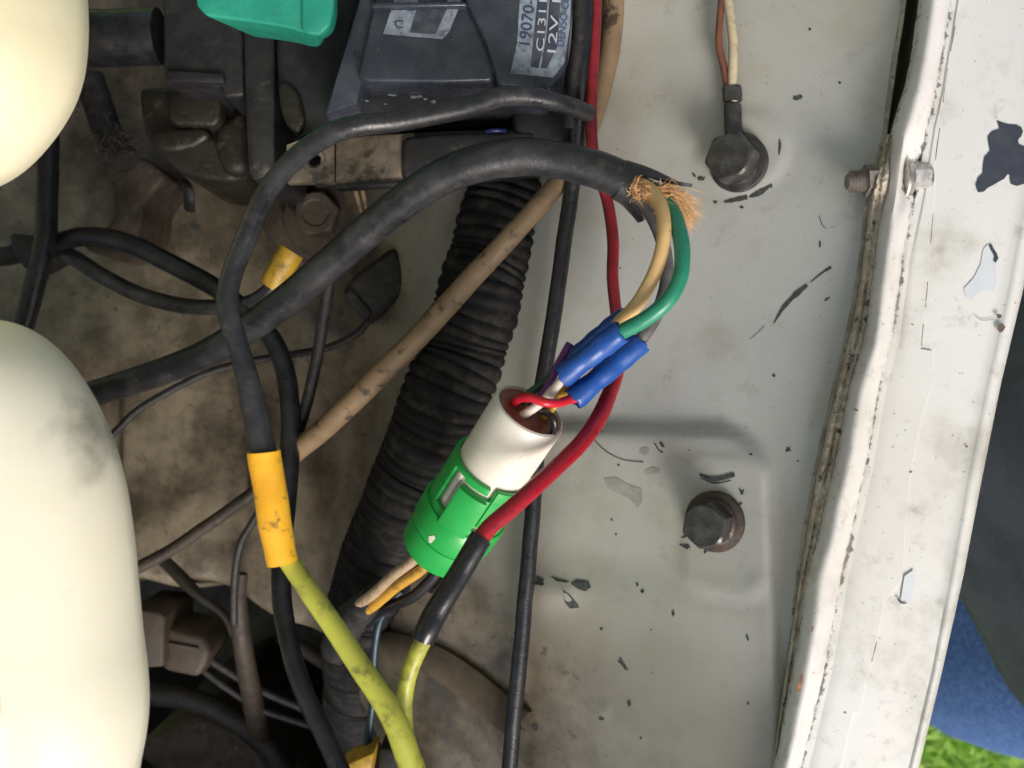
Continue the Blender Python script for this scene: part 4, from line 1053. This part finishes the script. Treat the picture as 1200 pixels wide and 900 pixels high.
# sign so that positive angles are the upper-left side of the picture
tst = cyl_pt(.01, R(60), CL*.5)-cyl_pt(.01, 0, CL*.5)
SG = 1 if tst.x < 0 else -1
def cutfn(th, t):
    th *= SG
    if 22 < th < 46 and .10 < t < .80: return True       # long slot beside the latch
    if -20 < th < 22 and .12 < t < .20: return True       # gap over the latch
    if -24 < th < -14 and t < .20: return True            # notch in the rim
    if -62 < th < -22 and .74 < t < .84: return True      # L gap under the right shoulder
    if 150 < abs(th) < 172 and .1 < t < .7: return True
    return False
H0, H1 = CL*.37, CL*.70
collar('locking_collar', .0123, H0, H1, cutfn, M['conn_green'], rc)
def ptch(name, r, th0, th1, h0, h1, thick, m, parent, nth=12, nh=4):
    vs, fs = [], []
    for j in range(nh+1):
        for i in range(nth+1): vs.append(cyl_pt(r, R(th0+(th1-th0)*i/nth)*SG, h0+(h1-h0)*j/nh))
    for j in range(nh):
        for i in range(nth): fs.append((j*(nth+1)+i, j*(nth+1)+i+1, (j+1)*(nth+1)+i+1, (j+1)*(nth+1)+i))
    bm = bmesh.new(); bv = [bm.verts.new(v) for v in vs]
    for f in fs: bm.faces.new([bv[i] for i in f])
    bmesh.ops.recalc_face_normals(bm, faces=bm.faces)
    c = sum((v.co for v in bm.verts), Vector())/len(bm.verts)
    f0 = bm.faces[:][0]
    axc = A0+ax*((f0.calc_center_median()-A0).dot(ax))
    if f0.normal.dot(f0.calc_center_median()-axc) < 0: bmesh.ops.reverse_faces(bm, faces=bm.faces)
    bmesh.ops.solidify(bm, geom=list(bm.faces), thickness=thick)
    eds = [e for e in bm.edges if len(e.link_faces) == 2 and e.calc_face_angle(0) > R(50)]
    bmesh.ops.bevel(bm, geom=eds, offset=.0003, segments=3, profile=.5, affect='EDGES', clamp_overlap=True)
    return mk_bm(name, bm, m, parent, True, 45)
ptch('latch', .0136, -19, 21, H0+(H1-H0)*.22, H1-.0004, .0022, M['conn_green'], rc)
ptch('rim_lug', .0129, -62, -24, H0-.0006, H0+(H1-H0)*.72, .0016, M['conn_green'], rc)
ptch('white_rib', .0116, 30, 38, H0+.0005, H0+(H1-H0)*.72, .0010, M['conn_white'], rc, nth=3)
rev('green_body', [(.0105, CL*.68), (.0128, CL*.68), (.0132, CL*.69), (.0132, CL*.835), (.0130, CL*.842), (.0124, CL*.843), (.0124, CL*.852), (.0127, CL*.856), (.0126, CL*.985), (.0122, CL), (.0104, CL*1.002), (.0100, CL*.92)], M['conn_green'], rc)
def conn_hit(th, h): return cyl_pt(.01335, R(th)*SG, CL*h)
mk('scuff', [conn_hit(20, .80), conn_hit(14, .77), conn_hit(11, .78), conn_hit(12, .82), conn_hit(15, .83)], [(0, 1, 2, 3, 4)], M['conn_white'], rc, False)
# wires at the mouth of the plug
wl = empty('plug_wires', P(640, 470, .06), 'small red, white, yellow, purple and green wires entering the white plug', 'wires')
wire('red_wire', [(682, 466, .0585), (668, 468, .060), (655, 472, .0635), (640, 472, .066), (622, 466, .065), (609, 467, .061), (601, 473, .055)], 11, M['bright_red_wire'], wl, sides=14)
wire('white_wire', [(668, 434, .0605), (656, 448, .061), (644, 463, .061), (632, 474, .060), (617, 484, .0585), (606, 490, .055)], 11, M['white_wire'], wl, sides=14)
wire('yellow_wire', [(676, 442, .0545), (664, 455, .056), (655, 466, .057), (648, 477, .057), (640, 486, .055), (632, 492, .051)], 9.5, M['yellow_wire'], wl, sides=12)
wire('purple_wire', [(668, 403, .057), (661, 416, .0575), (652, 432, .0575), (642, 452, .057), (630, 468, .056), (622, 478, .052)], 10, M['purple_wire'], wl, sides=12)
wire('dark_green_wire', [(690, 404, .050), (676, 410, .052), (655, 432, .053), (636, 450, .054), (622, 460, .055), (612, 470, .053)], 10, M['darkgreen_wire'], wl, sides=12)
wire('black_wire', [(628, 480, .057), (640, 484, .0605), (648, 490, .062), (650, 500, .061), (646, 512, .058), (640, 524, .0545)], 8, M['shrink'], wl, sides=12)
# wires leaving the bottom
wl = empty('connector_leads', P(455, 690, .0), 'cream, orange and black leads leaving the bottom of the green connector', 'wires')
wire('cream_wire', [(508, 636, .030), (484, 657, .027), (462, 674, .022), (442, 692, .015), (428, 703, .008), (414, 712, -.004)], 13, M['tan_lead'], wl, sides=14)
wire('orange_wire', [(514, 645, .030), (494, 667, .027), (470, 684, .022), (452, 698, .015), (437, 710, .008), (420, 722, -.004)], 13, M['orange_wire'], wl, sides=14)
wire('black_wire', [(526, 648, .026), (508, 676, .022), (486, 698, .016), (464, 708, .009), (446, 716, .0), (430, 730, -.01)], 14, M['shrink'], wl, sides=14)
wire('taped_loom', [(438, 699, .006, 30), (424, 713, -.002, 36), (408, 732, -.012, 40), (396, 760, -.024, 40)], 34, M['dusty_rubber'], wl, sides=18, wob=.12)
wire('dark_wire', [(540, 640, .024), (520, 680, .016), (505, 690, .010)], 12, M['shrink'], wl, sides=12)

# ------------------------------------------------------------------ red cable with black heat shrink and lime tail
rcb = empty('red_cable', P(600, 595, .0), 'red cable sleeved in black heat shrink onto a short lime wire', 'cable')
wire('upper_red_wire', [(699, -40, .033, 14), (697, 40, .033, 14), (693, 110, .033, 14), (694, 170, .031, 14), (702, 205, .030, 14), (712, 235, .028, 14), (718, 280, .030, 14), (718, 325, .032, 14), (722, 365, .034, 14), (726, 400, .037, 15)], 14, M['dirtyred_wire'], rcb, sides=16)
wire('red_wire', [(725, 392, .036, 15), (725, 425, .040, 16), (717, 455, .046, 18), (703, 487, .053, 20), (680, 520, .060, 20), (650, 550, .066, 20.5), (620, 577, .071, 21), (594, 600, .074, 21), (572, 620, .076, 21), (556, 644, .077, 21), (546, 660, .077, 20)], 20, M['red_wire'], rcb, sides=18)
wire('heat_shrink', [(564, 630, .0765, 27), (556, 643, .077, 27), (541, 668, .077, 27), (525, 694, .078, 28), (512, 716, .078, 29), (503, 734, .079, 29), (496, 749, .079, 27)], 27, M['shrink'], rcb, sides=22)
wire('lime_wire', [(506, 730, .0785, 20), (496, 750, .079, 20), (484, 777, .079, 20), (476, 803, .078, 20), (473, 830, .076, 20), (475, 860, .072, 20), (482, 900, .068, 20), (488, 940, .066, 20)], 20, M['lime'], rcb, sides=18)

# ------------------------------------------------------------------ yellow spliced cable in front
yc = empty('spliced_cable', P(300, 470, .0), 'black cable joined by a bright yellow sleeve to a lime wire', 'cable')
wire('black_cable', [(690, 133, .040, 20), (672, 126, .046, 21), (650, 119, .050, 22), (620, 113, .053, 23), (585, 114, .056, 24), (540, 128, .059, 24), (470, 141, .063, 24), (412, 149, .066, 25), (366, 170, .070, 25), (331, 202, .073, 25), (302, 245, .076, 25), (284, 290, .078, 25), (270, 328, .080, 25), (267, 360, .081, 25), (279, 405, .081, 25), (291, 450, .081, 26), (301, 495, .081, 29), (312, 540, .081, 30)], 25, M['cable'], yc, sides=20)
wire('yellow_sleeve', [(309, 529, .081, 38.5), (313, 555, .081, 38.5), (318, 585, .081, 39), (322, 612, .081, 38), (327, 638, .081, 37), (331, 659, .081, 36.5)], 38, M['yellow_sleeve'], yc, sides=28, wob=.03)
wire('lime_wire', [(327, 640, .080, 22), (340, 660, .080, 23), (358, 686, .081, 24), (386, 727, .082, 25), (418, 775, .083, 26), (446, 816, .084, 28), (464, 850, .085, 29), (477, 882, .085, 30), (490, 920, .085, 30), (500, 960, .085, 30)], 25, M['lime'], yc, sides=20)

# ------------------------------------------------------------------ outside the wing: person and lawn
GZ = -.80
g = bpy.data.meshes.new('lawn'); 
g.from_pydata([(-6, -6, GZ), (8, -6, GZ), (8, 6, GZ), (-6, 6, GZ)], [], [(0, 1, 2, 3)]); g.materials.append(M['soil'])
lawn = bpy.data.objects.new('ground', g); C.objects.link(lawn); tag(lawn, kind='structure')
rnd = random.Random(11); vs, fs = [], []
for k in range(42000):
    x, y = rnd.uniform(.22, 1.15), rnd.uniform(-1.0, .25)
    h = rnd.uniform(.025, .06); a = rnd.uniform(0, 6.28); wdt = rnd.uniform(.0012, .0024)
    lean = Vector((rnd.gauss(0, .018), rnd.gauss(0, .018), 0)); d = Vector((math.cos(a), math.sin(a), 0))*wdt
    p = Vector((x, y, GZ)); i = len(vs)
    vs += [p-d, p+d, p+d*.7+lean*.5+Vector((0, 0, h*.6)), p-d*.7+lean*.5+Vector((0, 0, h*.6)), p+lean*1.3+Vector((0, 0, h))]
    fs += [(i, i+1, i+2, i+3), (i+3, i+2, i+4)]
o = mk('grass', vs, fs, M['blade'], None, False, origin=(0, 0, GZ)); tag(o, 'bright green lawn grass beyond the wing at the lower right corner', 'grass', kind='stuff')

# person standing by the wing: jeans (legs and hips) with a jacket
me = bpy.data.meshes.new('person')
J = [(.445, -.055, .02), (.440, -.085, -.06), (.362, -.182, -.36), (.390, -.195, -.70), (.385, -.19, -.765), (.300, -.20, -.78),
     (.440, .045, -.06), (.395, .060, -.36), (.405, .060, -.70), (.390, .060, -.775), (.305, .070, -.785), (.450, -.05, .25)]
E = [(0, 1), (1, 2), (2, 3), (3, 4), (4, 5), (0, 6), (6, 7), (7, 8), (8, 9), (9, 10), (0, 11)]
RAD = [.11, .10, .110, .080, .06, .042, .10, .085, .060, .05, .036, .12]
org = Vector((.40, -.04, GZ))
me.from_pydata([Vector(j)-org for j in J], E, []); me.materials.append(M['denim'])
pe = bpy.data.objects.new('person', me); C.objects.link(pe); pe.location = org
md = pe.modifiers.new('skin', 'SKIN')
for i, v in enumerate(me.skin_vertices[0].data):
    v.radius = (RAD[i], RAD[i]); v.use_root = (i == 0)
md.use_smooth_shade = True
pe.modifiers.new('sub', 'SUBSURF').levels = 2; pe.modifiers['sub'].render_levels = 2
tx = bpy.data.textures.new('folds', 'CLOUDS'); tx.noise_scale = .05
dm = pe.modifiers.new('folds', 'DISPLACE'); dm.texture = tx; dm.strength = .018; dm.mid_level = .5
tag(pe, 'person in blue jeans and a charcoal jacket leaning in at the lower right', 'person')
vs, fs = [], []; nj, nk = 26, 72
for j in range(nj):
    t = j/(nj-1); z = -.215+.50*t
    for k in range(nk):
        a = 2*math.pi*k/nk
        fold = .004*math.sin(a*5+t*3)*(1-t*.5)+.0025*math.sin(a*11+2-t*5)+.009*noise.noise(Vector((math.cos(a)*2, math.sin(a)*2, t*5)))
        rx = .163+.02*t+fold-.006*(j == 0); ry = .153+.04*t+fold
        vs.append(Vector((.400+.05*t+rx*math.cos(a), -.060+ry*math.sin(a), z+.012*math.sin(a*2+.5)*(1-t))))
for j in range(nj-1):
    for k in range(nk):
        k2 = (k+1) % nk; fs.append((j*nk+k, j*nk+k2, (j+1)*nk+k2, (j+1)*nk+k))
jk = mk('jacket', vs, fs, M['jacket'], pe, True, None)
sm = jk.modifiers.new('thick', 'SOLIDIFY'); sm.thickness = .004; sm.offset = 1
jk['label'] = 'charcoal jacket with a loose curved hem'
